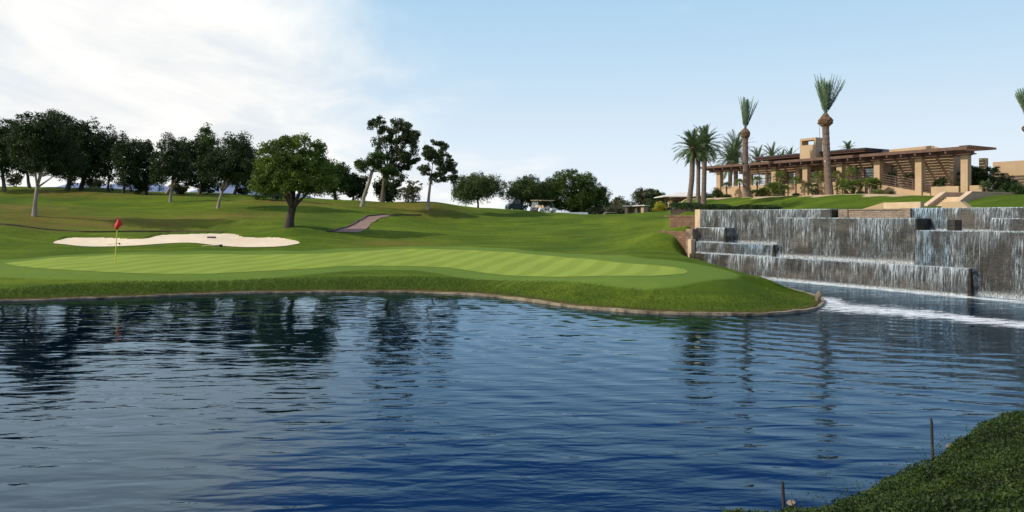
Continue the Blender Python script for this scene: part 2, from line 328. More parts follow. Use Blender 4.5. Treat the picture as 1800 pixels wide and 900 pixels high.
def curtainmat(name, dens, tint):
    m, nt, b, out = newmat(name); t = NT(nt); g = t.geo()
    sep = nt.nodes.new('ShaderNodeSeparateXYZ'); t.l.new(g, sep.inputs[0])
    along = t.m('ADD', t.m('MULTIPLY', sep.outputs[0], D.x), t.m('MULTIPLY', sep.outputs[1], D.y))
    def field(ks, kz, det, off):
        cb = nt.nodes.new('ShaderNodeCombineXYZ'); t.l.new(t.m('MULTIPLY', along, ks), cb.inputs[0]); t.l.new(t.m('MULTIPLY', sep.outputs[2], kz), cb.inputs[1]); cb.inputs[2].default_value = off
        return t.noise(cb.outputs[0], 1., det, .6, .15)
    a = field(14., .6, 4, 1.); c = field(32., 2.4, 3, 5.); d = field(1.1, .5, 2, 9.); e = field(20., 9., 3, 2.)
    drop = t.attr('drop')                     # 0 at the lip, 1 at the foot
    v = t.m('ADD', t.m('MULTIPLY', a, .42), t.m('MULTIPLY', c, .38)); v = t.m('ADD', v, t.m('MULTIPLY', d, .2))
    v2 = t.m('ADD', t.m('MULTIPLY', e, .55), t.m('MULTIPLY', c, .45))
    vv = t.m('ADD', t.m('MULTIPLY', v, t.m('SUBTRACT', 1., t.m('MULTIPLY', drop, .6))), t.m('MULTIPLY', v2, t.m('MULTIPLY', drop, .6)))
    al = t.m('MULTIPLY', t.mr(vv, .52-dens*.10, .76-dens*.10), t.mr(drop, .0, .75, 1., .5))
    al = t.m('MAXIMUM', al, t.m('MULTIPLY', t.mr(drop, .42, .0, 0., .62), t.mr(c, .3, .6, .55, 1.)))
    al = t.m('MULTIPLY', al, t.mr(d, .36, .60, .15, 1.25))
    al = t.m('MAXIMUM', al, t.m('MULTIPLY', t.mr(drop, .86, 1.0, 0., 1.), t.mr(e, .35, .62, .3, 1.)))
    al = t.m('MINIMUM', al, 1.)
    t.l.new(t.mix(t.mr(drop, .84, .97), t.mix(t.mr(t.m('ADD', t.m('MULTIPLY', a, .5), t.m('MULTIPLY', c, .5)), .40, .62), tuple(x*f_ for x, f_ in zip(tint, (.22,.27,.30))), tuple(min(.8, x*1.15) for x in tint)), (.72,.76,.78)), b.inputs['Base Color']); b.inputs['Roughness'].default_value = .18; b.inputs['Specular IOR Level'].default_value = .8
    t.l.new(t.m('ADD', t.m('MULTIPLY', al, .82), .03), b.inputs['Alpha'])
    t.l.new(t.bump(t.m('ADD', a, t.m('MULTIPLY', c, .5)), .12), b.inputs['Normal'])
    return m
M['fall'] = curtainmat('fall', 1.12, (.50,.55,.58)); M['fall_thick'] = curtainmat('fall_thick', 1.45, (.36,.48,.57)); M['fall_thin'] = curtainmat('fall_thin', .72, (.45,.48,.49))

# ------------------------------------------------------------------ terrain function
CT = [(0,500,31),(200,497,31.2),(400,490,33.5),(600,484,34.5),(760,482,34.8),(890,493,32.3),(968,492,31),(1065,487,29.3),(1240,489,28.2),(1340,503,27.8),(1410,520,27.5),
 (0,470,36),(100,467,36),(202,464,37.5),(400,478,35),(400,462,39.5),(400,447,45),(100,459,39),(200,449,42),(600,445,46),(760,440,48.5),(900,446,45),(1000,456,41),(1100,466,37),(1200,475,33),(1300,484,30.5),
 (200,485,33),(600,469,38),(760,470,38.5),(850,479,36),(1000,486,32),(1200,482,30.3),
 (0,432,50),(120,430,52),(200,434,50),(300,427,52),(400,433,50),(520,430,51),(120,424,55),(200,416,57),(300,413,57.5),(400,410,58),(480,416,56.5),(600,425,54),
 (0,396,58),(130,406,59),(300,408,60),(450,407,60),(60,376,64),(200,380,67),(300,370,75),(508,400,58),(560,405,58),(383,366,74),(0,350,82),(200,352,85),(0,329,98),(110,330,98),(200,332,98),(300,341,97),(450,347,95),(600,352,95),(299,353,83),
 (636,363,84),(700,359,92),(752,361,87),(800,362,96),(870,370,104),(950,375,107),(1100,377,107),(1160,374,98),(1119,377.5,116),(1119,379,100),(1150,376.5,106),(1185,373,106),(1185,373,116),(1050,378,116),(960,376,116),(1220,372,112),
 (640,390,68),(590,406,60.5),(680,379,78),(700,400,65),(650,415,58),(760,420,57),(760,400,71),(760,384,84),
 (900,390,82),(900,410,64),(900,430,52),(1000,390,80),(1000,410,62),(1000,430,52),(1000,445,45),
 (1100,391,76),(1100,411,57),(1100,431,47),(1100,450,40),(1190,388,66),(1165,408,47),(1185,416,46),(1205,428,45),(1222,443,43),(1200,455,39),(1250,466,36.5),(1300,479,33.5),(1380,497,31)]
cp = [((x-900)/F, d, EYE-(y-HY)/F*d) for x, y, d in CT]
for d, z in ((31,.42),(36,.8),(42,1.0),(50,1.3),(58,2.5),(66,3.4),(82,5.3),(98,7.2)): cp += [(-1.0, d, z), (-1.45, d, z)]
for d, z in ((110,6.8),): cp += [(u, d, z) for u in (-.7,-.55,-.4)]
cp += [(.45, 70, 2.6), (.45, 100, 3.2), (.8, 60, 2.6), (1.2, 100, 3.), (1.2, 40, 1.5), (.6, 25, .4), (1.1, 25, .4), (-.2,110,4.8),(0,115,3.6),(.2,115,3.5)]
cp = np.array(cp)
def rb(u, d): return np.stack([u*2.2, np.log(d)*2.0], -1)
Pc = rb(cp[:,0], cp[:,1]); n_ = len(Pc)
def phi(r2): return .5*r2*np.log(r2+1e-12)
K = phi(((Pc[:,None]-Pc[None])**2).sum(-1)) + np.eye(n_)*2e-4
A = np.zeros((n_+3, n_+3)); A[:n_,:n_] = K; A[:n_,n_:] = np.c_[np.ones(n_), Pc]; A[n_:,:n_] = A[:n_,n_:].T
W = np.linalg.solve(A, np.r_[cp[:,2], 0, 0, 0])
def tps(Xa, Ya):
    d = np.clip(Ya, 20, 118); u = np.clip(Xa/np.maximum(Ya, 1), -1.45, 1.2)
    P = rb(u.ravel(), d.ravel()); out = np.empty(len(P))
    for i in range(0, len(P), 20000):
        q = P[i:i+20000]; out[i:i+20000] = phi(((q[:,None]-Pc[None])**2).sum(-1)) @ W[:n_] + W[n_] + q @ W[n_+1:]
    h = out.reshape(np.shape(Xa))
    und = (np.sin(Ya*.78+1.4*np.sin(Xa*.11)+.5)*.6 + np.sin(Ya*.43+Xa*.16+2.)*.5 + np.sin(Xa*.35+Ya*.21)*.25)
    h = h + .19*und*ss(50, 60, Ya)*(1-ss(95, 106, Ya))
    h = h + .02*(np.sin(Xa*1.3+Ya*.7)+np.sin(Xa*.6-Ya*1.9))*ss(34, 40, Ya)
    far = ss(112, 190, Ya); return h*(1-far) + 1.6*far
SHORE_PX = [(-260,540),(-120,535),(0,530),(100,527),(200,523.5),(300,520),(400,516),(500,514.5),(600,513.5),(700,513.5),(760,515),(850,520),(905,526),(950,532),(1000,539),(1050,544),(1100,548),(1150,551),(1250,553.5),(1330,553.5),(1390,550),(1425,545)]
shore = [pz(x, y, 0.0) for x, y in SHORE_PX]
shore = [Vector((-110, 27.5, 0)), Vector((-60, 27, 0))] + shore + [Vector((11.1,26.6,0)), Vector((11.9,28.2,0)), Vector((12.3,30.3,0)), Vector((12.25,33,0)), Vector((11.9,36,0)), Vector((11.4,39.2,0)), Vector((11.2,42.2,0)), Vector((11.3,44.6,0))]
def catmull(p, n=6, closed=False):
    out = []; L = len(p)
    for i in range(L if closed else L-1):
        g = lambda k: p[(i+k) % L] if closed else p[min(max(i+k, 0), L-1)]
        a, b, c, d = g(-1), g(0), g(1), g(2)
        for k in range(n):
            t = k/n; out.append(.5*((2*b)+(c-a)*t+(2*a-5*b+4*c-d)*t*t+(3*b-a-3*c+d)*t**3))
    if not closed: out.append(p[-1])
    return out
shore_c = catmull(shore, 5)
land_poly = shore_c + [Vector((12, 46.5, 0)), Vector((13, 48, 0)), Vector((4000, 48, 0)), Vector((4000, 4000, 0)), Vector((-4000, 4000, 0)), Vector((-4000, 27.5, 0))]
def sdist(px, py, poly, nseg=None):
    P = np.array([(p.x, p.y) for p in poly]); x = px.ravel(); y = py.ravel(); L = len(P)
    best = np.full(x.shape, 1e9); ins = np.zeros(x.shape, bool); bi = np.zeros(x.shape, int)
    for i in range(L):
        a = P[i]; b = P[(i+1) % L]
        c = ((a[1] > y) != (b[1] > y)) & (x < (b[0]-a[0])*(y-a[1])/((b[1]-a[1]) or 1e-9)+a[0]); ins ^= c
        if nseg is None or i < nseg:
            e = b-a; t = np.clip(((x-a[0])*e[0]+(y-a[1])*e[1])/max(e@e, 1e-9), 0, 1)
            dd = np.hypot(x-a[0]-t*e[0], y-a[1]-t*e[1]); k = dd < best; best[k] = dd[k]; bi[k] = i
    return np.where(ins, best, -best).reshape(np.shape(px)), bi.reshape(np.shape(px))
ST0 = s_at(1634, -11.5, OB); ST1 = s_at(1672, -11.5, OB)
def lawn(Xa, Ya):
    dx = Xa-OW.x; dy = Ya-OW.y; s = dx*D.x+dy*D.y; t = dx*N.x+dy*N.y
    top = 5.62-.45*ss(-16, -6, s)
    sb_ = s+38.4; tb_ = t-43
    pit = ss(ST0-.6, ST0-.3, sb_)*(1-ss(ST1+.3, ST1+.6, sb_))*ss(-12.2, -11.8, tb_)
    return 3.60+.008*np.clip(t-3, 0, 28)+(top-3.82)*ss(27, 38.5, t)-1.1*pit*(tb_ < 4), s, t
def land(Xa, Ya):
    Xa = np.asarray(Xa, float); Ya = np.asarray(Ya, float)
    h = tps(Xa, Ya); d, _ = sdist(Xa, Ya, land_poly, len(shore_c))
    bw = 1.7+1.9*ss(-1, 6, Xa); bw = np.where(Ya > 30+1.0*(Xa < 8)*99, 1.6, bw)
    bank = .10+(h-.10)*ss(0, 1, np.clip(d/bw, 0, 1)*.92+.08*np.minimum(d/bw, 1))
    z = np.where(d > 0, bank, np.maximum(-1.4, .10+d*1.6))
    L, s, t = lawn(Xa, Ya); u = Xa/np.maximum(Ya, 1)
    wu = ss(.205, .24, u); w2 = ss(.75, 1.05, t)*wu*(1-ss(-3.4, -2.4, s)); w1 = ss(2.25, 2.55, t)*wu
    z = z*(1-w2)+(2.46+.17*np.clip(t-.8, 0, 1.4))*w2; z = z*(1-w1)+L*w1
    return z, d, w1, t, s
def land1(x, y): return float(land(np.array([x]), np.array([y]))[0][0])
def hit(px, py, y0=24, y1=112):
    ys = np.linspace(y0, y1, 1800); xs = (px-900)/F*ys; zr = EYE-(py-HY)/F*ys; z = land(xs, ys)[0]
    k = np.argmax(z >= zr)
    if k == 0: k = len(ys)-1
    return Vector((xs[k], ys[k], z[k]))

# ------------------------------------------------------------------ terrain mesh
BUNK_PX = [(93,428),(118,419),(165,418),(205,419),(250,420.5),(285,413.5),(330,412),(372,411),(414,412),(428,417),(480,417.5),(512,422),(527,428),(500,433),(450,435),(410,434),(372,431),(330,427),(290,428.5),(240,432),(180,434),(130,432)]
bunk = catmull([hit(x, y, 44, 70) for x, y in BUNK_PX], 3, True)
u = np.concatenate([np.linspace(-1.45, -.74, 60)[:-1], np.linspace(-.74, .74, 620), np.linspace(.74, 1.3, 60)[1:]])
yy = np.exp(np.concatenate([np.linspace(math.log(22), math.log(120), 420), np.linspace(math.log(123), math.log(3500), 60)]))
U, YY = np.meshgrid(u, yy); XX = U*YY
Zt, dsh, w1, tt, ssv = land(XX, YY)
bd, _ = sdist(XX, YY, bunk)
back = np.zeros_like(XX)
cen = np.array([(p.x, p.y) for p in bunk]); mid_y = np.interp(XX, *[a for a in zip(*sorted((p.x, p.y) for p in bunk))])
near = (bd <= 0) & (bd > -2.5) & (YY > mid_y-.3)
front_y = hit(300, 428, 44, 70).y
Zt = Zt + .14*np.where(near & (YY > front_y+1.5), (1-ss(0, 2.5, -bd)), 0)
nr, nc = XX.shape
idx = np.arange(nr*nc).reshape(nr, nc)
Fq = np.stack([idx[:-1,:-1], idx[:-1,1:], idx[1:,1:], idx[1:,:-1]], -1).reshape(-1, 4)
ground = npmesh('ground', np.stack([XX, YY, Zt], -1).reshape(-1, 3), Fq, M['grass'], smooth=True)
tag(ground, 'mown green grass ground of the golf course rising behind the pond', kind='structure')
GREEN_PX = [(8,463),(60,457),(120,452),(200,448.5),(300,448),(400,447),(500,447),(560,446),(640,441),(700,438.5),(780,439),(860,442),(930,447),(1000,454),(1080,461),(1150,466.5),(1195,472),(1209,478),(1190,483),(1120,485.5),(1020,486.5),(940,486.5),(880,483.5),(840,478.5),(790,471),(730,468.5),(640,467.5),(560,471),(480,476),(400,480),(320,482),(220,480),(120,475),(50,470)]
green = catmull([hit(x, y, 26, 60) for x, y in GREEN_PX], 3, True)
gd, _ = sdist(XX, YY, green)
flat = lambda a: a.ravel()
attr(ground, 'collar', flat(np.where(tt > 2.2, 0, ss(-2.3, -2.0, gd)*(dsh > 2.0))))
attr(ground, 'rough', flat(np.where((dsh < 2.6) & (tt < .7), (1-ss(1.3, 2.4, dsh))*(.8-.55*ss(-6, 4, XX)), 0)))
attr(ground, 'edge', flat(np.where(tt < .7, 1-ss(.15, .55, dsh), 0)))
def blob(px, py, rx, ry, y0=24):
    p = hit(px, py, y0); return np.exp(-(((XX-p.x)/rx)**2+((YY-p.y)/ry)**2))
dry = sum(blob(*a) for a in [(70,388,5,4,54),(230,390,6,3,54),(20,365,7,5,54),(150,338,9,3,80),(330,344,6,3,80),(560,356,4,4,80),(480,352,5,3,80),(410,380,6,3,60),(720,362,6,4,80),(690,428,3,2,50),(1180,352,2,3,80)])
attr(ground, 'dry', flat(np.clip(dry, 0, 1)*.65))
tb = tt-43
attr(ground, 'sandy', flat(ss(36.0, 37.0, tt+.8*np.sin(ssv*.9)+.5*np.sin(ssv*2.3))*(1-ss(-10.5, -9, ssv))*(w1 > .5)*ss(-46,-43,ssv)))

def sheet(name, poly, m, zoff, step, kind='structure', label=None, lift=None):
    P = [Vector((p.x, p.y)) for p in poly]; x0 = min(p.x for p in P); x1 = max(p.x for p in P); y0 = min(p.y for p in P); y1 = max(p.y for p in P)
    gx, gy = np.meshgrid(np.arange(x0, x1, step), np.arange(y0, y1, step)); dd, _ = sdist(gx, gy, poly)
    inn = dd > step*.4; pts = P+[Vector((a, b)) for a, b in zip(gx[inn], gy[inn])]; n = len(P)
    r = delaunay_2d_cdt(pts, [(i, (i+1) % n) for i in range(n)], [], 1, 1e-5)
    vx = np.array([v.x for v in r[0]]); vy = np.array([v.y for v in r[0]]); z = land(vx, vy)[0]+zoff
    mb = MB(); mb.add(list(zip(vx, vy, z)), [tuple(f) for f in r[2]]); o = mb.build(name, m, smooth=True)
    # faces must look up
    if o.data.polygons[0].normal.z < 0: o.data.flip_normals()
    return tag(o, label, kind=kind)
sheet('putting_green', green, M['putting'], .012, .45, label='striped pale green putting surface')
sheet('sand_bunker', bunk, M['sand'], .03, .35, label='pale sand bunker behind the green')
PATH_PX = [(585,406.5),(605,402),(625,393),(640,384),(662,379.5),(690,378.3),(682,381),(664,386),(652,394),(640,404),(632,408.5),(610,408.5)]
pathp = catmull([hit(x, y, 50, 100) for x, y in PATH_PX], 3, True)
sheet('cart_path', pathp, M['path'], .035, .5, label='reddish brown paved cart path curving up the slope')
# thin dark kerb lines: low edging along the cart path and the far rough
def ribbon(name, pts, w, h, m, sink=.1):
    mb = MB(); V = []
    for i, p in enumerate(pts):
        a = pts[max(i-1, 0)]; b = pts[min(i+1, len(pts)-1)]; d = (b-a); d.z = 0; d.normalize(); n = Vector((-d.y, d.x, 0))*w*.5
        V += [(p.x-n.x, p.y-n.y, p.z-sink), (p.x-n.x, p.y-n.y, p.z+h), (p.x+n.x, p.y+n.y, p.z+h), (p.x+n.x, p.y+n.y, p.z-sink)]
    Fs = []
    for i in range(len(pts)-1):
        q = i*4; Fs += [(q, q+4, q+5, q+1), (q+1, q+5, q+6, q+2), (q+2, q+6, q+7, q+3)]
    mb.add(V, Fs); return mb.build(name, m)
def onland(pts, off=0): 
    z = land(np.array([p.x for p in pts]), np.array([p.y for p in pts]))[0]; return [Vector((p.x, p.y, q+off)) for p, q in zip(pts, z)]
e1 = onland(catmull([hit(x, y, 50, 100) for x, y in [(575,408),(590,406),(608,401),(625,392.5),(640,383.5),(662,379),(695,378),(740,378.5)]], 5))
tag(ribbon('path_kerb', e1, .15, .12, M['dirt']), 'dark brown kerb along the upper side of the curving cart path', 'kerb')
e2 = onland(catmull([hit(x, y, 50, 75) for x, y in [(-60,390),(0,394.5),(50,400),(110,406),(160,408.5),(230,407.5),(300,408),(400,408.5)]], 5))
tag(ribbon('path_kerb', e2, .18, .11, M['dirt']), 'long low brown kerb on the rough behind the sand bunker, left side', 'kerb')
# stone edging along the pond
e3 = []
for i, p in enumerate(catmull([p for p in shore_c], 2)):
    e3.append(Vector((p.x+.012*math.sin(i*1.7), p.y+.015*math.sin(i*2.3), 0)))
eo = ribbon('stone_edging', e3, .30, .07, M['kerb'], .5)
for i, v in enumerate(eo.data.vertices):
    if i % 4 in (1, 2):
        v.co.z += .012*math.sin(v.co.x*2.1)+.008*math.sin(v.co.x*7.3) + (.012 if v.co.x > -2 else -.015)
tag(eo, 'low pale stone edging between the grass bank and the pond', 'edging')

# ------------------------------------------------------------------ water
wy = np.exp(np.linspace(math.log(2.0), math.log(60), 330)); wu = np.linspace(-2.4, 2.4, 460)
WU, WY = np.meshgrid(wu, wy); WX = WU*WY
Vw = np.stack([WX, WY, np.zeros_like(WX)], -1).reshape(-1, 3); wi = np.arange(WX.size).reshape(WX.shape)
Fw = np.stack([wi[:-1,:-1], wi[:-1,1:], wi[1:,1:], wi[1:,:-1]], -1).reshape(-1, 4)
water = npmesh('water', Vw, Fw, M['water'], smooth=True); tag(water, 'dark blue rippled pond water', kind='structure')
dxw = WX-OW.x; dyw = WY-OW.y; sw = dxw*D.x+dyw*D.y; tw = dxw*N.x+dyw*N.y
rr = np.hypot(WX-RINGC[0], WY-RINGC[1])
foam = .95*np.exp(-((tw+.5)/.65)**2)*(sw > -1)                                # foot of the falls
FL = [pz(x, y, 0) for x, y in [(1447,524),(1462,535),(1490,541),(1540,545),(1600,550),(1660,556),(1730,564),(1800,571),(1900,584),(2050,600)]]
wdt = [.6,1.2,1.8,1.7,1.5,1.2,1.1,1.1,1.1,1.1]
def polyd(x, y, P, wd):
    best = np.zeros(x.shape)
    for i in range(len(P)-1):
        a = P[i]; b = P[i+1]; e = b-a; t = np.clip(((x-a.x)*e.x+(y-a.y)*e.y)/e.length_squared, 0, 1)
        dd = np.hypot(x-a.x-t*e.x, y-a.y-t*e.y); best = np.maximum(best, np.exp(-(dd/(wd[i]*(1-t)+wd[i+1]*t))**2))
    return best
foam = np.maximum(foam, .95*polyd(WX, WY, FL, wdt))
foam = np.maximum(foam, .26*np.exp(-((tw+2.2)/2.4)**2)*(sw > 0))
attr(water, 'foam', foam.ravel())
attr(water, 'chop', (np.exp(-((tw+1.5)/3.5)**2)*(sw > -2)*1.0+.015).ravel())
attr(water, 'ringamp', (ss(2, 7, rr)*(1-ss(20, 36, rr))*.9+.08).ravel())
attr(water, 'calm', (1-ss(9, 21, np.hypot(WX, WY))).ravel())

# ------------------------------------------------------------------ waterfalls
def curtain(name, s0, s1, t, z0, z1, m, parent, bulge=.10, ds=.07, label=None):
    ns = max(int((s1-s0)/ds), 4); nz = max(int((z1-z0)/.07), 5)
    S, K = np.meshgrid(np.linspace(s0, s1, ns), np.linspace(0, 1, nz))
    wob = .05*np.sin(S*3.1+1.3)+.035*np.sin(S*8.3+K*2)+.02*np.sin(S*19.)
    T = t-.03-bulge*np.sqrt(K)*(1+.5*wob*4)-wob*.6*K*.6
    Zc = z1+.025-(z1-z0+.03)*K
    O = OW; V = np.stack([O.x+D.x*S+N.x*T, O.y+D.y*S+N.y*T, Zc], -1).reshape(-1, 3)
    i = np.arange(S.size).reshape(S.shape); Fc = np.stack([i[:-1,:-1], i[1:,:-1], i[1:,1:], i[:-1,1:]], -1).reshape(-1, 4)
    o = npmesh(name, V, Fc, m, parent, smooth=True); attr(o, 'drop', K.ravel())
    if label: o['label'] = label
    return o
def curtain_end(name, s, t0, t1, z0, z1, m, parent, sg):
    nt_ = max(int((t1-t0)/.07), 4); nz = max(int((z1-z0)/.07), 5); T, K = np.meshgrid(np.linspace(t0, t1, nt_), np.linspace(0, 1, nz))
    S = s+sg*(.02+.10*np.sqrt(K)*(1+.3*np.sin(T*9))); Zc = z1+.025-(z1-z0+.03)*K
    V = np.stack([OW.x+D.x*S+N.x*T, OW.y+D.y*S+N.y*T, Zc], -1).reshape(-1, 3); i = np.arange(S.size).reshape(S.shape)
    o = npmesh(name, V, np.stack([i[:-1,:-1], i[1:,:-1], i[1:,1:], i[:-1,1:]], -1).reshape(-1, 4), m, parent, smooth=True); attr(o, 'drop', K.ravel()); return o
def tier(label, s0, s1, t0, t1, z0, z1, m=None, cur=None, stone='wetstone', zc=None, ends=''):
    e = empty('waterfall_tier', (0, 0, 0), label, 'waterfall', 'tiers of the stepped waterfall')
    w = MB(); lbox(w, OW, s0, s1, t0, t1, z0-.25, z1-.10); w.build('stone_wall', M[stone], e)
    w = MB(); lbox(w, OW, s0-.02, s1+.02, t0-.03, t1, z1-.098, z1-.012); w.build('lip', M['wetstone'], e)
    # shallow water running over the ledge
    w = MB(); lbox(w, OW, s0+.06, s1-.06, t0-.03, t1-.02, z1-.011, z1+.02); w.build('water_film', M['film'], e)
    for a, b, mm in (cur or [(s0+.03, s1-.03, m or M['fall'])]): curtain('water_curtain', a, b, t0-.03, zc if zc is not None else z0, z1, mm, e)
    if 'r' in ends: curtain_end('water_curtain', s1+.02, t0, t1-.1, z0, z1, M['fall'], e, 1)
    if 'l' in ends: curtain_end('water_curtain', s0-.02, t0, t1-.1, z0, z1, M['fall'], e, -1)
    return e
def filmmat():
    m, nt, b, out = newmat('film'); t = NT(nt); g = t.geo(); b.inputs['Base Color'].default_value = (.10,.15,.17,1); b.inputs['Roughness'].default_value = .1
    n = t.noise(t.mapp(g, (1,1,1)), 9, 4, .6); t.l.new(t.mix(t.mr(n, .42, .62), (.10,.14,.16), (.60,.66,.70)), b.inputs['Base Color']); t.l.new(t.bump(n, .03), b.inputs['Normal']); return m
M['film'] = filmmat()
sa = lambda px, t: s_at(px, t, OW)
EXT = sa(1800, .45)+9
FT, FK, FN = M['fall'], M['fall_thick'], M['fall_thin']
tier('lowest and longest waterfall tier, standing in the pond behind the grass tip', sa(1222, 0), sa(1706, 0), 0, 1.0, 0, 1.12, cur=[(sa(1240,0), sa(1590,0), FT), (sa(1590,0), sa(1704,0), FT)], ends='r')
tier('low narrow waterfall step at the far left, second ledge above the pond', sa(1229, .9), sa(1367, .9), .62, 1.6, 1.12, 1.74, cur=[(sa(1232,.9), sa(1300,.9), FT), (sa(1300,.9), sa(1367,.9), FK)], ends='r')
tier('short waterfall step at the far left, just below the top wall', sa(1229, 1.4), sa(1281, 1.4), 1.15, 2.1, 1.74, 2.6, ends='r')
tier('tall middle waterfall wall, straight and unbroken above the lowest tier', sa(1366, 1.0), sa(1612, 1.0), 1.0, 2.4, 1.12, 3.2, cur=[(sa(1367,1), sa(1611,1), FT)])
tier('tallest waterfall wall at the right, dropping straight into the pond', sa(1611, .45), EXT, .45, 2.2, 0, 2.66, cur=[(sa(1612,.45), sa(1672,.45), FK), (sa(1672,.45), sa(1700,.45), FT), (sa(1700,.45), sa(1782,.45), FN), (sa(1782,.45), EXT, FT)])
tier('thin topmost left waterfall lip in front of the hedge', sa(1227, 2.0), sa(1462, 2.0), 2.0, 2.55, 1.74, 3.66, cur=[(sa(1229,2.), sa(1461,2.), FT)])
tier('topmost right waterfall lip below the stairs', sa(1601, 2.2), EXT, 2.2, 2.6, 2.66, 3.66, cur=[(sa(1602,2.2), sa(1668,2.2), FK), (sa(1668,2.2), EXT, FT)])
tier('small waterfall step at the right edge, between the top lip and the tall right wall', sa(1742, 1.3), EXT, 1.3, 2.18, 2.66, 3.2, cur=[(sa(1743,1.3), EXT, FT)], ends='l')
w = MB(); lbox(w, OW, sa(1667,.7), sa(1680,.7), .62, 1.2, 2.66, 3.14)
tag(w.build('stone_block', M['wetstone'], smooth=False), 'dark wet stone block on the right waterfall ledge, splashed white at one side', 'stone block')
curtain('splash', sa(1655,.6), sa(1668,.6), .55, 2.67, 3.15, M['fall_thick'], None); tag(bpy.data.objects['splash'], 'small white splash spilling beside the dark block on the right ledge', 'splash')
# dry brick wall, left end, side walls
e = empty('brick_wall', (0,0,0), 'dry grey brown brick wall between the two top waterfall lips', 'wall')
w = MB(); lbox(w, OW, sa(1476,2.05), sa(1599,2.05), 2.05, 2.6, 3.05, 3.60); w.build('brickwork', M['drybrick'], e)
w = MB(); lbox(w, OW, sa(1474,2.0), sa(1490,2.0), 1.98, 2.66, 3.03, 3.67); w.build('pier', M['drybrick'], e)
w = MB(); lbox(w, OW, sa(1583,2.0), sa(1600,2.0), 1.98, 2.66, 3.03, 3.67); w.build('pier', M['drybrick'], e)
w = MB(); lbox(w, OW, sa(1491,2.0), sa(1582,2.0), 2.0, 2.64, 3.602, 3.66); w.build('coping', M['drybrick'], e)
e = empty('retaining_wall', (0,0,0), 'upper reddish stone retaining wall left of the waterfall, below the hedge', 'wall', 'reddish walls left of the falls')
w = MB(); s_l = sa(1177, 2.1); lbox(w, OW, s_l, sa(1226.5,2.1), 2.1, 2.6, 1.6, 3.26); w.build('stonework', M['redstone'], e)
w = MB(); lbox(w, OW, s_l-.5, sa(1226.5,2.1), 2.06, 2.66, 3.262, 3.36); w.build('coping', M['redstone'], e)
w = MB(); lbox(w, OW, sa(1224,2.0), sa(1233,2.0), 1.88, 2.7, 1.7, 3.72); w.build('end_pier', M['stucco_pale'], e)
e = empty('retaining_wall', (0,0,0), 'lower reddish wedge shaped wall in the grass left of the falls', 'wall', 'reddish walls left of the falls')
w = MB(); lbox(w, OW, sa(1158,.75), sa(1207,.75), .75, 1.1, .6, (2.36,2.36,2.36,2.36)); w.build('stonework', M['redstone'], e)
w = MB(); lbox(w, OW, sa(1207,.7), sa(1219,.7), .62, 1.3, .4, 2.52); w.build('pier', M['concrete'], e)
w = MB(); lbox(w, OW, sa(1219.5,1.6), sa(1231,1.6), 1.0, 1.9, 1.95, 2.50); w.build('lintel', M['concrete'], e)
w = MB(); lbox(w, OW, sa(1221,1.7), sa(1231,1.7), 1.5, 1.9, 1.1, 1.94); w.build('back_panel', M['drybrick'], e)
w = MB(); lbox(w, OW, sa(1210,.3), sa(1216,.3), .25, .6, .5, 1.9); w.build('post', M['stucco_pale'], e)
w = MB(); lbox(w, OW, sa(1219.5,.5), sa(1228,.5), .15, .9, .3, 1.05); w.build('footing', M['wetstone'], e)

# ------------------------------------------------------------------ clubhouse
B = OB
sb = lambda px, t: s_at(px, t, B)
club = empty('clubhouse', st(B, 15, 5, 5.6), 'low tan clubhouse with brown pergola, dark roof and square chimney above the waterfall', 'building')
def bx(name, m, *a, parent=None, lab=None):
    w = MB(); lbox(w, B, *a); o = w.build(name, M[m]); o.parent = parent or club; o.matrix_parent_inverse = club.matrix_world.inverted() if False else o.matrix_parent_inverse
    if (parent or club) is club: o.location = -club.location
    if lab: o['label'] = lab
    return o
FL_Z = 6.35; CS = 4.48
S_END = 7.0*CS
# terrace base and parapet
bx('terrace_floor', 'stucco_pale', -.9, 24.8, -.25, 5.0, 4.9, FL_Z)
bx('terrace_floor', 'stucco_pale', 24.9, S_END+1.5, -.25, 9.0, 4.6, 5.35)
bx('parapet', 'stucco', -.9, 20.9, -.62, -.25, 4.9, (7.25,7.18,7.18,7.25))
bx('parapet', 'stucco', 28.1, 30.75, -.62, -.30, 4.4, 6.25)
bx('parapet', 'stucco', S_END+.35, S_END+1.5, -.62, -.30, 4.4, 6.25)
w = MB(); lbox(w, B, 22.3, 28.0, -.62, -.27, 4.6, (6.75,5.6,5.6,6.75)); o = w.build('ramp_wall', M['stucco'], club); o.location = -club.location
for i in range(8):
    bx('column', 'stucco', i*CS-.33, i*CS+.33, -.80, -.14, (4.9 if i < 6 else 4.6), 9.18)
for s_, t_ in ((-.3, 5.2), (1.6, 5.2), (s_at(1729, 4.6, B), 4.6)):
    bx('column', 'stucco', s_-.3, s_+.3, t_-.3, t_+.3, 5.0, 9.18)
# pergola
bx('pergola_beam', 'timber', -1.7, S_END+.5, -.72, -.50, 9.19, 9.56)
bx('pergola_beam', 'timber', -1.7, S_END+.5, -.36, -.16, 9.19, 9.56)
bx('pergola_beam', 'timber', -1.7, 1.6, 5.1, 5.3, 9.19, 9.56)
for k in range(22):
    s_ = -1.2+k*1.495
    bx('rafter', 'timber', s_-.07, s_+.07, -1.95, 7.2 if k < 2 else (3.3 if k > 20 else 4.45), (9.40,9.40,9.58,9.58), 9.86)
bx('fascia', 'timber', -2.0, S_END+.9, -2.05, -1.96, 9.66, 9.93)
w = MB()
for k in range(15):
    t_ = -1.8+k*.42; lbox(w, B, -2.1, S_END+(.95 if k < 13 else -1.6), t_-.09, t_+.09, 9.865, 9.98)
o = w.build('pergola_slats', M['timber'], club); o.location = -club.location
w = MB()
for k in range(5): lbox(w, B, S_END+.1+k*.2, S_END+.18+k*.2, -1.9, 3.2, 9.985, 10.06)
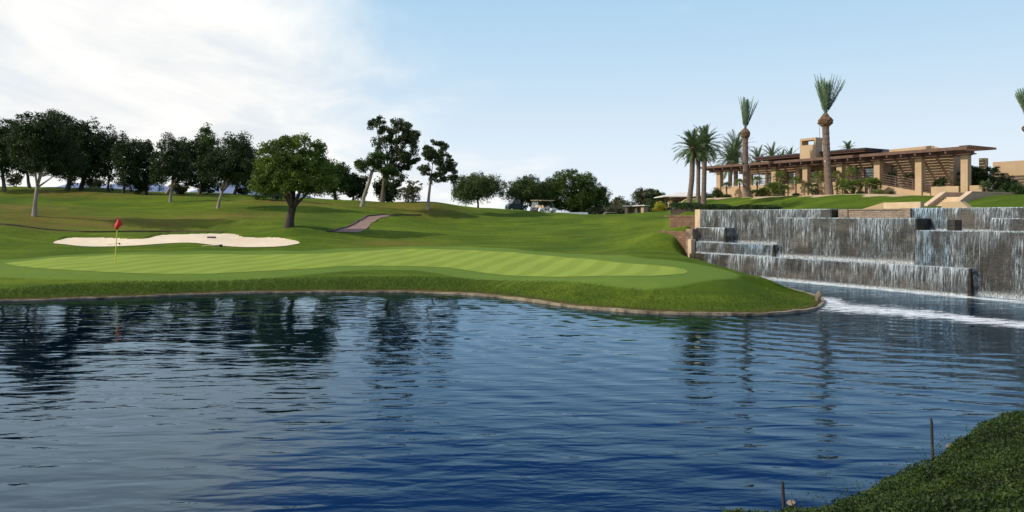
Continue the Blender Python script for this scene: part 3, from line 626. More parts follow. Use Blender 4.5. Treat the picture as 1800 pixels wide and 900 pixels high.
o = w.build('pergola_slats', M['timber'], club); o.location = -club.location
# main wall with window bays; piers between
WT = 4.6
bays = [(1322,1345.5),(1349,1359),(1383,1398),(1421,1432),(1462,1482),(1500,1514),(1519,1545),(1556,1577)]
sl = sb(1319, WT); prev = sl
for i, (a, b) in enumerate(bays):
    s0, s1 = sb(a, WT), sb(b, WT)
    bx('wall', 'stucco', prev, s0, WT, WT+.35, FL_Z-1.6, 9.86)
    bx('wall', 'stucco', s0, s1, WT, WT+.35, 9.0, 9.86); bx('wall', 'stucco', s0, s1, WT, WT+.35, FL_Z-.4, FL_Z+.35 if i < 6 else 5.7)
    zb = FL_Z+.352 if i < 6 else 5.702
    f = MB(); wd = s1-s0; nm = max(1, round(wd/1.3))
    lbox(f, B, s0, s1, WT+.05, WT+.17, 8.93, 8.998); lbox(f, B, s0, s1, WT+.05, WT+.17, zb, zb+.07); lbox(f, B, s0+.072, s1-.072, WT+.06, WT+.16, 8.30, 8.37)
    for k in range(nm+1):
        q = s0+(wd-.07)*k/nm; lbox(f, B, q, q+.07, WT+.05, WT+.17, zb+.072, 8.928)
    fo = f.build('window', M['frame'], club); fo.location = -club.location
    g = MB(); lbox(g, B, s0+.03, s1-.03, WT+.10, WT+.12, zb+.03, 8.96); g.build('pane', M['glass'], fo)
    prev = s1
bx('wall', 'stucco', prev, sb(1690, WT), WT, WT+.35, 4.4, 9.86)
bx('wall', 'stucco', sb(1690, WT), sb(1690, WT)+.35, WT-2.2, WT+.3, 4.4, 9.86)
bx('wall', 'stucco', sl-.35, sl, WT, WT+10, 4.6, 9.86)
for a in (1362, 1402, 1450, 1487, 1548): bx('buttress', 'stucco', sb(a, WT-1.3), sb(a, WT-1.3)+.5, WT-1.6, WT, FL_Z-1, 9.3)
# inner flat roof and clerestory
bx('roof', 'roofdark', sl, sb(1690, WT), WT+.36, WT+3, 9.87, 10.0)
RT = 3.9
r0, r1 = sb(1322.5, RT), sb(1521, RT)
bx('roof_fascia', 'redtrim', r0+.15, r1-.15, RT+.1, RT+14.8, 10.98, 11.07)
def hip(s0, s1, t0, t1, z0, zr, th, inset):
    w = MB(); q = [st(B,s0,t0,z0), st(B,s1,t0,z0), st(B,s1,t1,z0), st(B,s0,t1,z0)]
    up = [Vector((p.x,p.y,z0+th)) for p in q]; tm = (t0+t1)/2; rr_ = [st(B,s0+inset,tm,zr), st(B,s1-inset,tm,zr)]
    w.add(q+up+rr_, [(3,2,1,0),(0,1,5,4),(1,2,6,5),(2,3,7,6),(3,0,4,7),(4,5,9,8),(5,6,9),(6,7,8,9),(7,4,8)]); return w
o = hip(r0, r1, RT, RT+15, 11.072, 11.85, .17, 7).build('roof', M['roofdark'], club); o.location = -club.location
bx('eave', 'eave', r0+.25, r1-.25, RT+.25, RT+14.5, 10.82, 10.978)
CT_ = 6.6
c0, c1 = sb(1338, CT_), sb(1512, CT_)
bx('clerestory_wall', 'stucco', c0, c1, CT_+.3, CT_+9, 10.001, 10.819)
for a, b in ((1352,1368),(1380,1395),(1461,1467),(1469,1498),(1500,1508)):
    s0, s1 = sb(a, CT_), sb(b, CT_); f = MB(); lbox(f, B, s0, s1, CT_+.2, CT_+.295, 10.1, 10.78); fo = f.build('window', M['frame'], club); fo.location = -club.location
    g = MB(); lbox(g, B, s0+.1, s1-.1, CT_+.18, CT_+.21, 10.2, 10.70); g.build('pane', M['glass'], fo)
for a in (1372, 1432, 1440): bx('clerestory_pier', 'timber', sb(a, CT_-.5), sb(a, CT_-.5)+.6, CT_-.6, CT_+.1, 10.0, 10.81)
# chimney with the rectangular opening
KT = 3.2
k0, k1 = sb(1406, KT), sb(1434, KT); ztop = z_at(1418, 243, KT, B); zm = z_at(1418, 247, KT, B); zn = z_at(1418, 255, KT, B)
h0, h1 = k0+.28, k1-.28
w = MB(); lbox(w, B, k0, k1, KT, KT+1.3, 9.99, zn); lbox(w, B, k0, h0, KT, KT+1.3, zn+.001, zm); lbox(w, B, h1, k1, KT, KT+1.3, zn+.001, zm); lbox(w, B, k0, k1, KT, KT+1.3, zm+.001, ztop)
o = w.build('chimney', M['stucco'], club); o.location = -club.location
w = MB(); a = st(B, k1-.2, KT+1., ztop); w.tube([a, a+Vector((0,0,2.3))], .025, 5); ant = w.build('antenna', M['metal_rail'], o)
# upper tan wall and far right wing
UT = 6.0
u0, u1, u2 = sb(1563, UT), sb(1636, UT), sb(1664, UT); za, zb2 = z_at(1563, 263, UT, B), z_at(1636, 256, UT, B)
w = MB(); p = [st(B,u0,UT,9.9), st(B,u2,UT,9.9), st(B,u2,UT,z_at(1664,264,UT,B)), st(B,u1,UT,zb2), st(B,u0,UT,za)]; q = [v+N*.4 for v in p]
w.add(p+q, [(0,1,2,3,4),(9,8,7,6,5)]+[(i,5+i,5+(i+1)%5,(i+1)%5) for i in range(5)]); o = w.build('upper_wall', M['stucco'], club); o.location = -club.location
bx('roof', 'roofdark', r1-3, u0+3, UT+1, UT+8, 10.5, z_at(1563, 262, UT, B))
bx('wing_wall', 'stucco', sb(1745, 7.0), sb(1745,7.0)+34, 7.0, 16, 4.3, z_at(1752, 284.5, 7.0, B))
# railing
def railing(label, s0, s1, z0, z1, t=-.43, posts=2.2, rails=(.95,.5), grp=None, seg=None):
    L = s1-s0; n = int(L/posts)+1
    for k in range(n+1):
        s_ = s0+L*k/n; z = z0+(z1-z0)*k/n; o = bx('railing_post', 'metal_rail', s_-.03, s_+.03, t-.03, t+.03, z, z+rails[0])
    for r in rails: bx('handrail', 'metal_rail', s0, s1, t-.02, t+.02, (z0+r-.05,z1+r-.05,z1+r-.05,z0+r-.05), (z0+r,z1+r,z1+r,z0+r))
railing('', 1.5, 20.9, 7.25, 7.18, rails=(.42,.22), posts=1.5)
railing('', 22.4, 28.0, 6.75, 5.6, t=-.45, rails=(1.15,.9,.65,.4,.15), posts=1.9)
# stairway
stw = empty('stairway', st(B, 29, -3, 4.5), 'tan stairway with sloping side walls leading from the waterfall up to the pergola', 'stairs')
def part(mb, name, m, par):
    o = mb.build(name, m, par); o.location = -par.location; return o
TS0 = -11.5; sL, sR = ST0, ST1
for k in range(8):
    a = MB(); z = 3.93+k*.15; lbox(a, B, sL, sR, TS0+k*.33, TS0+(k+1)*.33+.02 if k < 7 else -.65, 3.2, z-.001*k); part(a, 'step', M['stucco_pale'], stw)
for s_ in (sL-.42, sR+.02):
    a = MB(); lbox(a, B, s_, s_+.40, TS0-.3, TS0+2.5, 3.2, (4.15,4.15,5.35,5.35)); lbox(a, B, s_, s_+.40, TS0+2.51, -.66, 3.2, 5.35); part(a, 'side_wall', M['stucco'], stw)
    a = MB(); lbox(a, B, s_-.03, s_+.43, TS0-.33, TS0+2.5, (4.152,4.152,5.352,5.352), (4.23,4.23,5.43,5.43)); lbox(a, B, s_-.03, s_+.43, TS0+2.502, -.66, 5.352, 5.43); part(a, 'coping', M['stucco_pale'], stw)
def lawnwall(label, pxa, pxb, t, ha, hb, m='stucco'):
    s0, s1 = s_at(pxa, t, OW), s_at(pxb, t, OW)
    a = MB(); lbox(a, OW, s0, s1, t, t+.5, 3.3, (ha, hb, hb, ha)); return tag(a.build('low_wall', M[m]), label, 'wall')
lawnwall('low tan wall in the lawn left of the stairs, rising from the brick wall', 1505, 1552, 22, 3.72, 4.35)
lawnwall('low flat tan wall joining the foot of the stairs on its left', 1552, 1618, 22.02, 4.35, 4.37, 'stucco_pale')
lawnwall('low tan wall right of the foot of the stairs, sloping down to the waterfall', 1688, 1704, 12, 4.15, 3.75)
lawnwall('short tan wall at the foot of the stairs above the right waterfall lip', 1655, 1688, 12.02, 4.13, 4.15)
w = MB(); lbox(w, OW, sa(1485,3), sa(1700,3), 2.7, 11.8, 3.3, 3.655); tag(w.build('paved_landing', M['stucco_pale']), 'tan paved landing between brick wall and stairs', kind='structure')

# ------------------------------------------------------------------ pavilion and kiosk
def wbox(mb, c, x0, x1, y0, y1, z0, z1): return mb.box(c.x+x0, c.x+x1, c.y+y0, c.y+y1, z0, z1)
pc = pd(1199, 366, 104); pc.z = land1(pc.x, pc.y)
pav = empty('pavilion', pc, 'open pavilion with shallow white roof and tan posts left of the palms', 'pavilion')
zr = EYE+(380-348)/F*104; g0 = pc.z
for x, y in ((-2.15,-2),(-.95,2),(2.2,-2),(2.3,2)):
    a = MB(); a.box(x-.24, x+.24, y-.24, y+.24, -.8, zr-g0-.42); a.build('post', M['stucco_pale'], pav)
for y in (-2.1, 2.0):
    a = MB(); a.box(-2.9, 2.9, y-.12, y+.12, zr-g0-.418, zr-g0-.08); a.build('beam', M['timber'], pav)
for x in (-2.5, -.8, .8, 2.5):
    a = MB(); a.box(x-.1, x+.1, -2.9, 2.9, zr-g0-.079, zr-g0+.06); a.build('rafter', M['timber'], pav)
a = MB(); h = zr-g0+.062; q = [(-3.4,-3.2,h),(3.4,-3.2,h),(3.4,3.2,h),(-3.4,3.2,h)]; up = [(x,y,z+.10) for x,y,z in q]; tp = [(-.7,-.6,h+.72),(.7,-.6,h+.72),(.7,.6,h+.72),(-.7,.6,h+.72)]
a.add(q+up+tp, [(3,2,1,0),(0,1,5,4),(1,2,6,5),(2,3,7,6),(3,0,4,7),(4,5,9,8),(5,6,10,9),(6,7,11,10),(7,4,8,11),(8,9,10,11)]); a.build('roof', M['whiteroof'], pav)
kc = pd(1119, 378, 118); kc.z = land1(kc.x, kc.y)-.1
zk = EYE+(380-361.5)/F*118-kc.z
kio = empty('kiosk', kc, 'small tan brick drink station with a flat pale roof on the far crest', 'kiosk', None, R(-28))
for x in (-1.35,1.35):
    a = MB(); a.box(x-.26, x+.26, -.9, .9, -.5, zk-.12); a.build('wall', M['stucco'], kio)
    a = MB(); a.box(x-.22, x+.22, -1.25, -.905, -.5, zk-.3); a.build('pier', M['stucco_pale'], kio)
a = MB(); a.box(-1.08, 1.08, .6, .9, -.5, zk-.12); a.build('back_wall', M['stucco'], kio)
a = MB(); a.hexa([(-1.95,-1.5,zk-.20),(1.85,-1.5,zk-.06),(1.85,1.3,zk-.06),(-1.95,1.3,zk-.2),(-1.7,-1.5,zk+.06),(1.85,-1.5,zk+.06),(1.85,1.3,zk+.06),(-1.7,1.3,zk+.06)]); a.build('roof', M['whiteroof'], kio)
a = MB(); a.box(-.25,.2,-.2,.2,-.2,.85); a.box(-.2,.15,-.17,.17,.851,1.1); a.build('water_cooler', M['white'], kio)

# ------------------------------------------------------------------ vehicles
def bevel(o, w=.04):
    md = o.modifiers.new('bevel', 'BEVEL'); md.width = w; md.segments = 2; md.limit_method = 'ANGLE'; return o
def wheel(par, x, y, r=.26, wd=.2):
    a = MB(); a.tube([(x, y-wd/2, r), (x, y+wd/2, r)], r, 18); o = a.build('wheel', M['black'], par)
    a = MB(); a.tube([(x, y-wd/2-.012, r), (x, y+wd/2+.012, r)], r*.5, 12); a.build('rim', M['white'], o); return o
def side_prism(profile, y0, y1):
    a = MB(); n = len(profile); a.add([(x, y0, z) for x, z in profile]+[(x, y1, z) for x, z in profile], [tuple(range(n)), tuple(reversed(range(n, 2*n)))]+[(i, n+i, n+(i+1)%n, (i+1)%n) for i in range(n)]); return a
def golf_cart(loc, rz, label, body, roofm):
    c = empty('golf_cart', loc, label, 'golf cart', 'golf carts parked on the crest', rz)
    bevel(side_prism([(-1.25,.28),(-1.22,.62),(-1.0,.80),(-.55,.84),(-.45,.42),(.35,.36),(.50,.70),(.95,.80),(1.2,.62),(1.28,.34),(1.2,.26),(-1.15,.24)], -.58, .58).build('body', M[body], c))
    a = MB(); a.box(-.52, .05, -.52, .52, .60, .74); bevel(a.build('seat', M['seat'], c))
    a = MB(); a.hexa([(-.62,-.52,.72),(-.5,-.52,.72),(-.5,.52,.72),(-.62,.52,.72),(-.74,-.52,1.16),(-.64,-.52,1.16),(-.64,.52,1.16),(-.74,.52,1.16)]); bevel(a.build('backrest', M['seat'], c))
    a = MB(); a.box(-1.05, .95, -.64, .64, 1.78, 1.86); bevel(a.build('roof', M[roofm], c), .03)
    for x0, x1, y in ((.62,.85,-.55),(.62,.85,.55),(-1.0,-.95,-.55),(-1.0,-.95,.55)):
        a = MB(); a.tube([(x1 if x1 > 0 else x1, y, .75), (x0, y, 1.78)], .022, 6); a.build('roof_post', M['black'], c)
    a = MB(); a.hexa([(.86,-.5,.8),(.88,-.5,.8),(.88,.5,.8),(.86,.5,.8),(.66,-.5,1.7),(.68,-.5,1.7),(.68,.5,1.7),(.66,.5,1.7)]); a.build('windscreen', M['clear'], c)
    a = MB(); a.tube([(.65,-.28,.8),(.42,-.28,1.0)], .02, 6); a.tube([(.42+.16*math.sin(t)*.5, -.28+.17*math.cos(t), 1.0+.16*math.sin(t)*.8) for t in np.linspace(0, 6.28, 13)], .015, 5, False); a.build('steering_wheel', M['black'], c)
    for x in (-.85, .82):
        for y in (-.52, .52): wheel(c, x, y, .24, .17)
    for y in (-.38, .38):
        a = MB(); a.tube([(1.22, y, .58), (1.27, y, .58)], .06, 10); a.build('headlight', M['white'], c)
    return c
p = pd(962, 376, 104); golf_cart((p.x, p.y, land1(p.x, p.y)), R(8), 'white golf cart with tan canopy parked on the crest', 'white', 'stucco_pale')
p = pd(944, 376, 106); golf_cart((p.x, p.y, land1(p.x, p.y)), R(-115), 'dark navy golf cart half hidden left of the white cart', 'navy', 'stucco_pale')
p = pd(1073, 380, 125); golf_cart((p.x, p.y, EYE+(380-373)/F*125-1.86), R(20), 'distant golf cart with only its tan roof above the crest, left of the kiosk', 'stucco', 'stucco_pale')
p = pd(908, 376, 103); uc = empty('utility_cart', (p.x, p.y, land1(p.x, p.y)), 'dark green enclosed utility cart parked on the crest with rake bed behind', 'utility cart', None, R(180+22))
bevel(side_prism([(-.35,.3),(-.35,1.72),(.55,1.78),(.95,1.12),(1.35,.95),(1.5,.75),(1.5,.3)], -.68, .68).build('cab', M['darkgreen'], uc), .05)
a = MB(); a.hexa([(.98,-.55,1.12),(1.0,-.55,1.12),(1.0,.55,1.12),(.98,.55,1.12),(.62,-.55,1.70),(.64,-.55,1.70),(.64,.55,1.70),(.62,.55,1.70)]); a.build('windscreen', M['glass'], uc)
for y in (-.69, .675):
    for x0, x1 in ((-.25,.12),(.2,.58)):
        a = MB(); a.box(x0, x1, y, y+.015, 1.1, 1.6); a.build('side_window', M['darkglass'], uc)
a = MB(); a.box(-1.5,-.38,-.66,.66,.55,.62); a.box(-1.5,-.38,-.66,-.60,.62,.92); a.box(-1.5,-.38,.60,.66,.62,.92); a.box(-1.5,-1.45,-.6,.6,.62,.92); bevel(a.build('cargo_bed', M['navy'], uc), .02)
a = MB(); a.box(-1.4,1.3,-.45,.45,.28,.50); a.build('chassis', M['black'], uc)
for x in (-.95, 1.0):
    for y in (-.6, .6): wheel(uc, x, y, .30, .2)
for y in (-.45, .45):
    a = MB(); a.tube([(1.47, y, .78), (1.52, y, .78)], .07, 10); a.build('headlight', M['white'], uc)
for y, x in ((-.4, -.6), (.2, -.9)):
    a = MB(); a.tube([(x, y, .6), (x-.75, y, 1.55)], .025, 5); a.build('bed_rail', M['black'], uc)
w = MB(); p0 = pd(978, 375, 108); p1 = pd(1032, 375, 109)
zz = min(land1(p0.x, p0.y), 3.75); w.box(p0.x, p1.x, p0.y, p0.y+.4, zz-.3, EYE+(380-373.2)/F*108); tag(w.build('low_wall', M['white']), 'long low whitish kerb wall on the crest right of the white golf cart', 'wall')

# ------------------------------------------------------------------ flag and rakes
fp = hit(202, 464, 30, 50); ft = Vector(((207-900)/F*fp.y, fp.y, EYE-(385-380)/F*fp.y))
fl = empty('flagstick', fp, 'red flag on a thin yellow pole standing in the green', 'flagstick')
a = MB(); a.tube([(0,0,-.02), ft-fp], .022, 8); a.build('pole', M['yellow'], fl)
a = MB(); Lf = []; nn = 9
top = ft-fp; Hh = .52
for i in range(nn):
    f = i/(nn-1); z = top.z-.02-Hh*1.05*f
    xw = .02+.20*math.sin(math.pi*min(f*1.1, 1.))**.8; xl = -.05-.17*math.sin(math.pi*f)**1.2*(f*1.2)
    for j in range(7):
        g = j/6; Lf.append((top.x-.01*0-.06*f*0+(xl+(xw-xl)*g), top.y-.03+.05*math.sin(g*7+f*3), z+.03*g))
fs = [(i*7+j, i*7+j+1, i*7+j+8, i*7+j+7) for i in range(nn-1) for j in range(6)]
a.add(Lf, fs); o = a.build('flag', M['red'], fl, True); md = o.modifiers.new('thick', 'SOLIDIFY'); md.thickness = .006
a = MB(); a.tube([top-Vector((0,0,.02)), top+Vector((0,0,.06))], .03, 8); a.build('cap', M['frame'], fl)
def rake(px, py, ln, rz, label, L=1.3):
    p = hit(px, py, 44, 70); e = empty('bunker_rake', p, label, 'rake', 'rakes lying in the bunker', rz)
    a = MB(); a.tube([(0,0,.14),(0,L,.05)], .018, 6); a.build('handle', M['seat'], e)
    a = MB(); a.box(-ln/2, ln/2, -.05, .05, .06, .16)
    for k in range(9): x = -ln/2+.03+k*(ln-.06)/8; a.box(x-.012, x+.012, -.03, .01, -.02, .058)
    a.build('head', M['navy'], e)
rake(372, 419.5, .62, R(15), 'rake with wide dark head lying flat in the middle of the bunker')
rake(388, 434, .25, R(70), 'small dark rake at the front lip of the bunker, right of centre', 1.6)
rake(210, 431, .25, R(120), 'small dark rake at the front lip of the bunker beside the flag pole', .7)
def stake(px, y0, y1, label, zb):
    d = (EYE-zb)*F/(y1-HY); p = pd(px, y1, d); h = (y1-y0)/F*d
    a = MB(); a.tube([p-Vector((0,0,.25)), p+Vector((-.02,0,h*.9)), p+Vector((-.028,0,h))], [.018,.018,.013], 8); tag(a.build('stake', M['stake']), label, 'stake', 'thin dark stakes on the near bank')
stake(1640, 735, 792, 'thin dark stake on the near bank, the right and taller one', .25)
stake(1379, 846, 886, 'thin dark stake by the water at the bottom, the left and shorter one', .15)
def rock(px, py, z, r, label, seed=1):
    bm = bmesh.new(); bmesh.ops.create_icosphere(bm, subdivisions=3, radius=r)
    for v in bm.verts:
        q = v.co*(3/r*.35)+Vector((seed*7.3, 0, 0)); v.co *= 1+.45*mnoise.noise(q); v.co.z *= .65
    me = bpy.data.meshes.new('rock'); bm.to_mesh(me); bm.free(); me.materials.append(M['rock']); o = bpy.data.objects.new('rock', me); o.location = pz(px, py, z); col.objects.link(o); tag(o, label, 'rock')
rock(1392, 884, .02, .05, 'small tan rock at the water edge beside the left stake', 2)
rock(1672, 785, .08, .07, 'small pale rock between the near bank and the water by the right stake', 3)
rock(1438, 522, .25, .16, 'pale upright stone on the tip of the grass bank', 4)
bpy.data.objects['rock.002'].scale = (.8, .8, 2.0)

# ------------------------------------------------------------------ trees
def leaves(name, C, size, m, parent=None, flat=.0, aspect=.55):
    n = len(C); a = rng.normal(size=(n, 3)); a[:,2] *= (1-flat); a /= np.linalg.norm(a, axis=1)[:,None]
    b = rng.normal(size=(n, 3)); b -= a*(a*b).sum(1)[:,None]; b /= np.linalg.norm(b, axis=1)[:,None]
    s = size*rng.uniform(.6, 1.35, n)[:,None]
    V = np.stack([C-a*s*.5, C+b*s*aspect*.5, C+a*s*.5, C-b*s*aspect*.5], 1).reshape(-1, 3)
    return npmesh(name, V, np.arange(4*n).reshape(n, 4), m, parent)
def crown_pts(lobes, n, clump, cl_r, shell=.55, droop=0.):
    vols = np.array([l[3]*l[4]*l[5] for l in lobes])**(2/3); cnt = (n*vols/vols.sum()).astype(int); out = []
    for l, k in zip(lobes, cnt):
        nc_ = max(14, int(clump*2.6*(l[3]*l[5])**1.0)); d = rng.normal(size=(nc_, 3)); d /= np.linalg.norm(d, axis=1)[:,None]
        rr_ = rng.uniform(shell, 1.0, nc_)**.7; cc = d*rr_[:,None]*np.array([l[3], l[4], l[5]])+np.array(l[:3])
        w_ = rng.integers(0, nc_, k); r = cl_r*rng.uniform(.6, 1.3, nc_)
        q = rng.normal(size=(k, 3)); q /= np.linalg.norm(q, axis=1)[:,None]; q *= (rng.uniform(0, 1, k)**.45)[:,None]
        P = cc[w_]+q*r[w_][:,None]*np.array([1, 1, .75]); 
        if droop: P[:,2] -= droop*rng.uniform(0, 1, k)**3
        out.append(P)
    return np.concatenate(out)
def tree(name, label, bx_, by_, Yd, box, leaf, bark='bark', tr=.2, n=7000, ls=.22, clump=5, cl_r=.55, nlobe=7, fork=.4, group=None, lean=None, cat='tree', shell=.55, droop=0., shapes=None, trunk=True, zfix=None, limbs=5):
    """box = pixel extents of the crown (x0, x1, top, bottom) at distance Yd"""
    x = (bx_-900)/F*Yd; gz = land1(x, Yd) if zfix is None else zfix; base = Vector((x, Yd, gz-.05))
    if group == G1: box = (box[0]-9, box[1]+9, box[2]-3, box[3]+9); n = int(n*2.1); ls *= .78
    X0, X1 = (box[0]-900)/F*Yd, (box[1]-900)/F*Yd; Z1, Z0 = EYE-(box[2]-HY)/F*Yd, EYE-(box[3]-HY)/F*Yd
    cx, cz, hx, hz = (X0+X1)/2, (Z0+Z1)/2, (X1-X0)/2, (Z1-Z0)/2
    e = empty(name, base, label, cat, group)
    loc = np.array(base); lobes = []
    if shapes:
        for (a, b, c, d, dy, f) in shapes:
            lx0, lx1 = (a-900)/F*Yd, (b-900)/F*Yd; lz1, lz0 = EYE-(c-HY)/F*Yd, EYE-(d-HY)/F*Yd
            hh = (lx1-lx0)/2; lobes.append(((lx0+lx1)/2-base.x, dy, (lz0+lz1)/2-base.z, hh-cl_r*.6, hh*f, (lz1-lz0)/2-cl_r*.5))
    else:
        hy_ = hx*.85
        for k in range(nlobe):
            an = 2*math.pi*k/nlobe+random.uniform(-.4, .4); q = random.uniform(.35, .62); zz = random.uniform(-.5, .55)
            sc_ = random.uniform(.42, .62); fl_ = math.sqrt(max(.15, 1-zz*zz))
            lobes.append((cx-base.x+math.cos(an)*hx*q*fl_*1.1, math.sin(an)*hy_*q*fl_, cz-base.z+zz*hz, hx*sc_, hy_*sc_, hz*sc_*.95))
        lobes.append((cx-base.x, 0, cz-base.z, hx*.62, hy_*.62, hz*.72)); lobes.append((cx-base.x+random.uniform(-.3,.3)*hx, 0, cz-base.z+hz*.45, hx*.45, hy_*.5, hz*.48))
    if group == G3: n = int(n*1.7); ls *= .85
    P = crown_pts(lobes, int(n*1.7), clump, cl_r, shell, droop)
    leaves('crown', P, ls, M[leaf], e)
    if trunk:
        t = MB(); top = Vector((cx-base.x, 0, cz-base.z)); H = top.z
        ln_ = lean or [(0,0)]
        fk = Vector((top.x*fork*.8, 0, H*fork)) if lean is None else Vector((lean[-1][0], 0, lean[-1][1]))
        path = [Vector((0,0,0))]
        if lean:
            for a, b in lean: path.append(Vector((a, 0, b)))
        else: path += [fk*.5+Vector((random.uniform(-.08,.08),0,0)), fk]
        nP = len(path); t.tube([path[0]-Vector((0,0,.2))]+path, [tr*1.5, tr*1.25]+[tr*(1-.25*i/nP) for i in range(1, nP)], 10)
        for l in sorted(lobes, key=lambda l: -l[3]*l[5])[:limbs]:
            q = Vector(l[:3])+Vector((random.uniform(-.2,.2), 0, l[5]*.3)); mid = path[-1].lerp(q, .5)+Vector((random.uniform(-.3,.3), random.uniform(-.2,.2), -.08*H*random.random()))
            t.tube([path[-1]-Vector((0,0,.1)), path[-1].lerp(mid, .5)+Vector((0,0,-.05)), mid, q], [tr*.55, tr*.38, tr*.24, tr*.08], 7)
            for _ in range(2):
                q2 = q+Vector((random.uniform(-.7,.7)*l[3], random.uniform(-.5,.5)*l[4], random.uniform(-.3,.6)*l[5])); t.tube([mid, mid.lerp(q2, .55)+Vector((0,0,.1)), q2], [tr*.28, tr*.18, tr*.06], 5)
        t.build('trunk', M[bark], e, True)
    return e
G1 = 'trees along the left ridge'; G3 = 'feathery trees on the far crest'
tree('broadleaf_tree', 'tall dark tree with a forked pale trunk in front of the ridge at far left', 60, 376, 63, (25,140,193,310), 'lf_dark', 'bark_pale', .17, 10000, .2, lean=[(.1,1.2),(.28,2.6)], group=G1, nlobe=9, clump=6, cl_r=.5, limbs=7)
tree('broadleaf_tree', 'dark tree cut by the left edge of the photo', 8, 330, 90, (-50,46,204,322), 'lf_dark', 'bark', .22, 7000, .28, group=G1)
tree('broadleaf_tree', 'dark tree just left behind the forked pale trunk', 52, 330, 96, (10,75,222,318), 'lf_dark', 'bark', .2, 5000, .28, group=G1)
tree('broadleaf_tree', 'broad very dark tree on the ridge right of the forked pale trunk', 118, 331, 92, (82,182,201,322), 'lf_dark', 'bark_dark', .26, 9000, .28, group=G1, nlobe=9)
tree('broadleaf_tree', 'dark tree with wispy top leaning right on the ridge', 142, 331, 94, (120,184,210,325), 'lf_dark', 'bark_dark', .26, 5500, .27, group=G1, lean=[(.4,1.5),(.9,2.8)])
tree('broadleaf_tree', 'narrow pointed open tree between the broad dark one and the round pair', 188, 333, 92, (178,222,224,330), 'lf_dark', 'bark_dark', .14, 3300, .25, group=G1, clump=4, cl_r=.4, shell=.3)
tree('broadleaf_tree', 'small round tree on the ridge with a thin leaning trunk above the bright hill gap', 217, 336, 90, (204,246,247,326), 'lf_dark', 'bark_dark', .16, 3600, .24, group=G1, fork=.5, lean=[(.15,1.4),(.3,2.6)])
tree('broadleaf_tree', 'dense round dark tree left of the slender tree with open crown', 258, 339, 92, (232,280,247,338), 'lf_dark', 'bark_dark', .16, 5000, .25, group=G1)
tree('broadleaf_tree', 'slender tree with open crown standing forward on the slope', 299, 353, 82, (267,330,231,318), 'lf_dark', 'bark_pale', .15, 5600, .2, group=G1, fork=.62, lean=[(.15,1.4),(.35,3.2)], clump=6, cl_r=.42)
tree('broadleaf_tree', 'dark tree behind the slender one, its pale forked base showing right', 293, 341, 98, (300,362,240,338), 'lf_dark', 'bark_pale', .2, 5500, .27, group=G1, fork=.3)
tree('broadleaf_tree', 'taller tree with a pale spiky tip behind the spreading limbed tree', 351, 342, 100, (335,385,222,330), 'lf_mid', 'bark', .2, 5000, .27, group=G1, nlobe=5)
tree('broadleaf_tree', 'dark spreading tree with long pale limbs reaching right, standing on the slope', 383, 366, 74, (358,450,230,318), 'lf_dark', 'bark_pale', .15, 9500, .2, group=G1, fork=.25, lean=[(.15,.8),(.45,1.8)], limbs=9, clump=6)
tree('broadleaf_tree', 'dark tree filling the gap left of the big leaning tree', 412, 346, 97, (395,462,250,340), 'lf_dark', 'bark_dark', .2, 4500, .27, group=G1)
tree('broadleaf_tree', 'small tree with a thin straight trunk, just left of the big leaning tree', 482, 361, 82, (452,500,300,350), 'lf_mid', 'bark_pale', .14, 2800, .24, group=G1, fork=.55)
# low scrub between the trunks on the ridge
def shrub(label, px, base_py, Yd, wpx, hpx, leaf, n=1500, ls=.2, name='shrub', cat='shrub', group=None, zfix=None, cl=.35):
    x = (px-900)/F*Yd; gz = land1(x, Yd) if zfix is None else zfix; rx = wpx/F*Yd/2; h = max(hpx/F*Yd, EYE-(base_py-hpx-HY)/F*Yd-gz)
    lob = [(random.uniform(-.5,.5)*rx, random.uniform(-.3,.3)*rx, h*random.uniform(.35,.6), rx*.55, rx*.5, h*.38) for _ in range(4)]+[(0,0,h*.45,rx*.7,rx*.6,h*.45)]
    P = crown_pts(lob, n, 7/max(rx,.5), min(cl, rx*.4), .4); P[:,2] = np.maximum(P[:,2], -.05)
    e = empty(name, (x, Yd, gz), label, cat, group); leaves('foliage', P, ls, M[leaf], e)
    t = MB()
    for _ in range(5): t.tube([(random.uniform(-.1,.1),random.uniform(-.1,.1),-.1),(random.uniform(-.5,.5)*rx,random.uniform(-.2,.2),h*.6)], [.035,.012], 5)
    t.build('stem', M['bark'], e); return e
G2 = 'scrub below the ridge trees'
shrub('yellowish shrub between the far left trunks', 27, 331, 99, 30, 28, 'lf_olive', 1400, .26, group=G2)
shrub('grey green scrub right of the far left dark trees', 168, 334, 100, 40, 18, 'lf_olive', 1200, .26, group=G2)
shrub('low scrub right of the thin leaning trunk', 250, 338, 99, 26, 14, 'lf_olive', 900, .26, group=G2)
shrub('scrub behind the slender open tree', 312, 343, 100, 44, 20, 'lf_olive', 1400, .26, group=G2)
shrub('dark scrub below the spreading limbed tree', 365, 346, 101, 50, 26, 'lf_dark', 1800, .26, group=G2)
shrub('dark bush at the right end of the ridge gap', 425, 348, 98, 26, 14, 'lf_dark', 1000, .26, group=G2)
tree('broadleaf_tree', 'big round leaning tree with a dark twisted trunk, the largest crown on the course', 508, 400, 58.5, (436,592,228,345), 'lf_main', 'bark_dark', .34, 26000, .17, clump=8, cl_r=.45, lean=[(.1,.8),(.3,1.7)], limbs=8,
     shapes=[(436,520,272,345,.2,.9),(452,548,238,325,-.6,.9),(470,575,229,310,.4,.9),(520,592,250,335,0,.9),(455,590,260,342,0,.95),(505,588,285,350,-.8,.8),(445,500,250,320,.9,.9),(438,480,300,343,-.8,1.1),(480,545,260,345,-1.6,.8),(530,600,290,348,-.6,.8),(470,530,300,352,0,.9)])
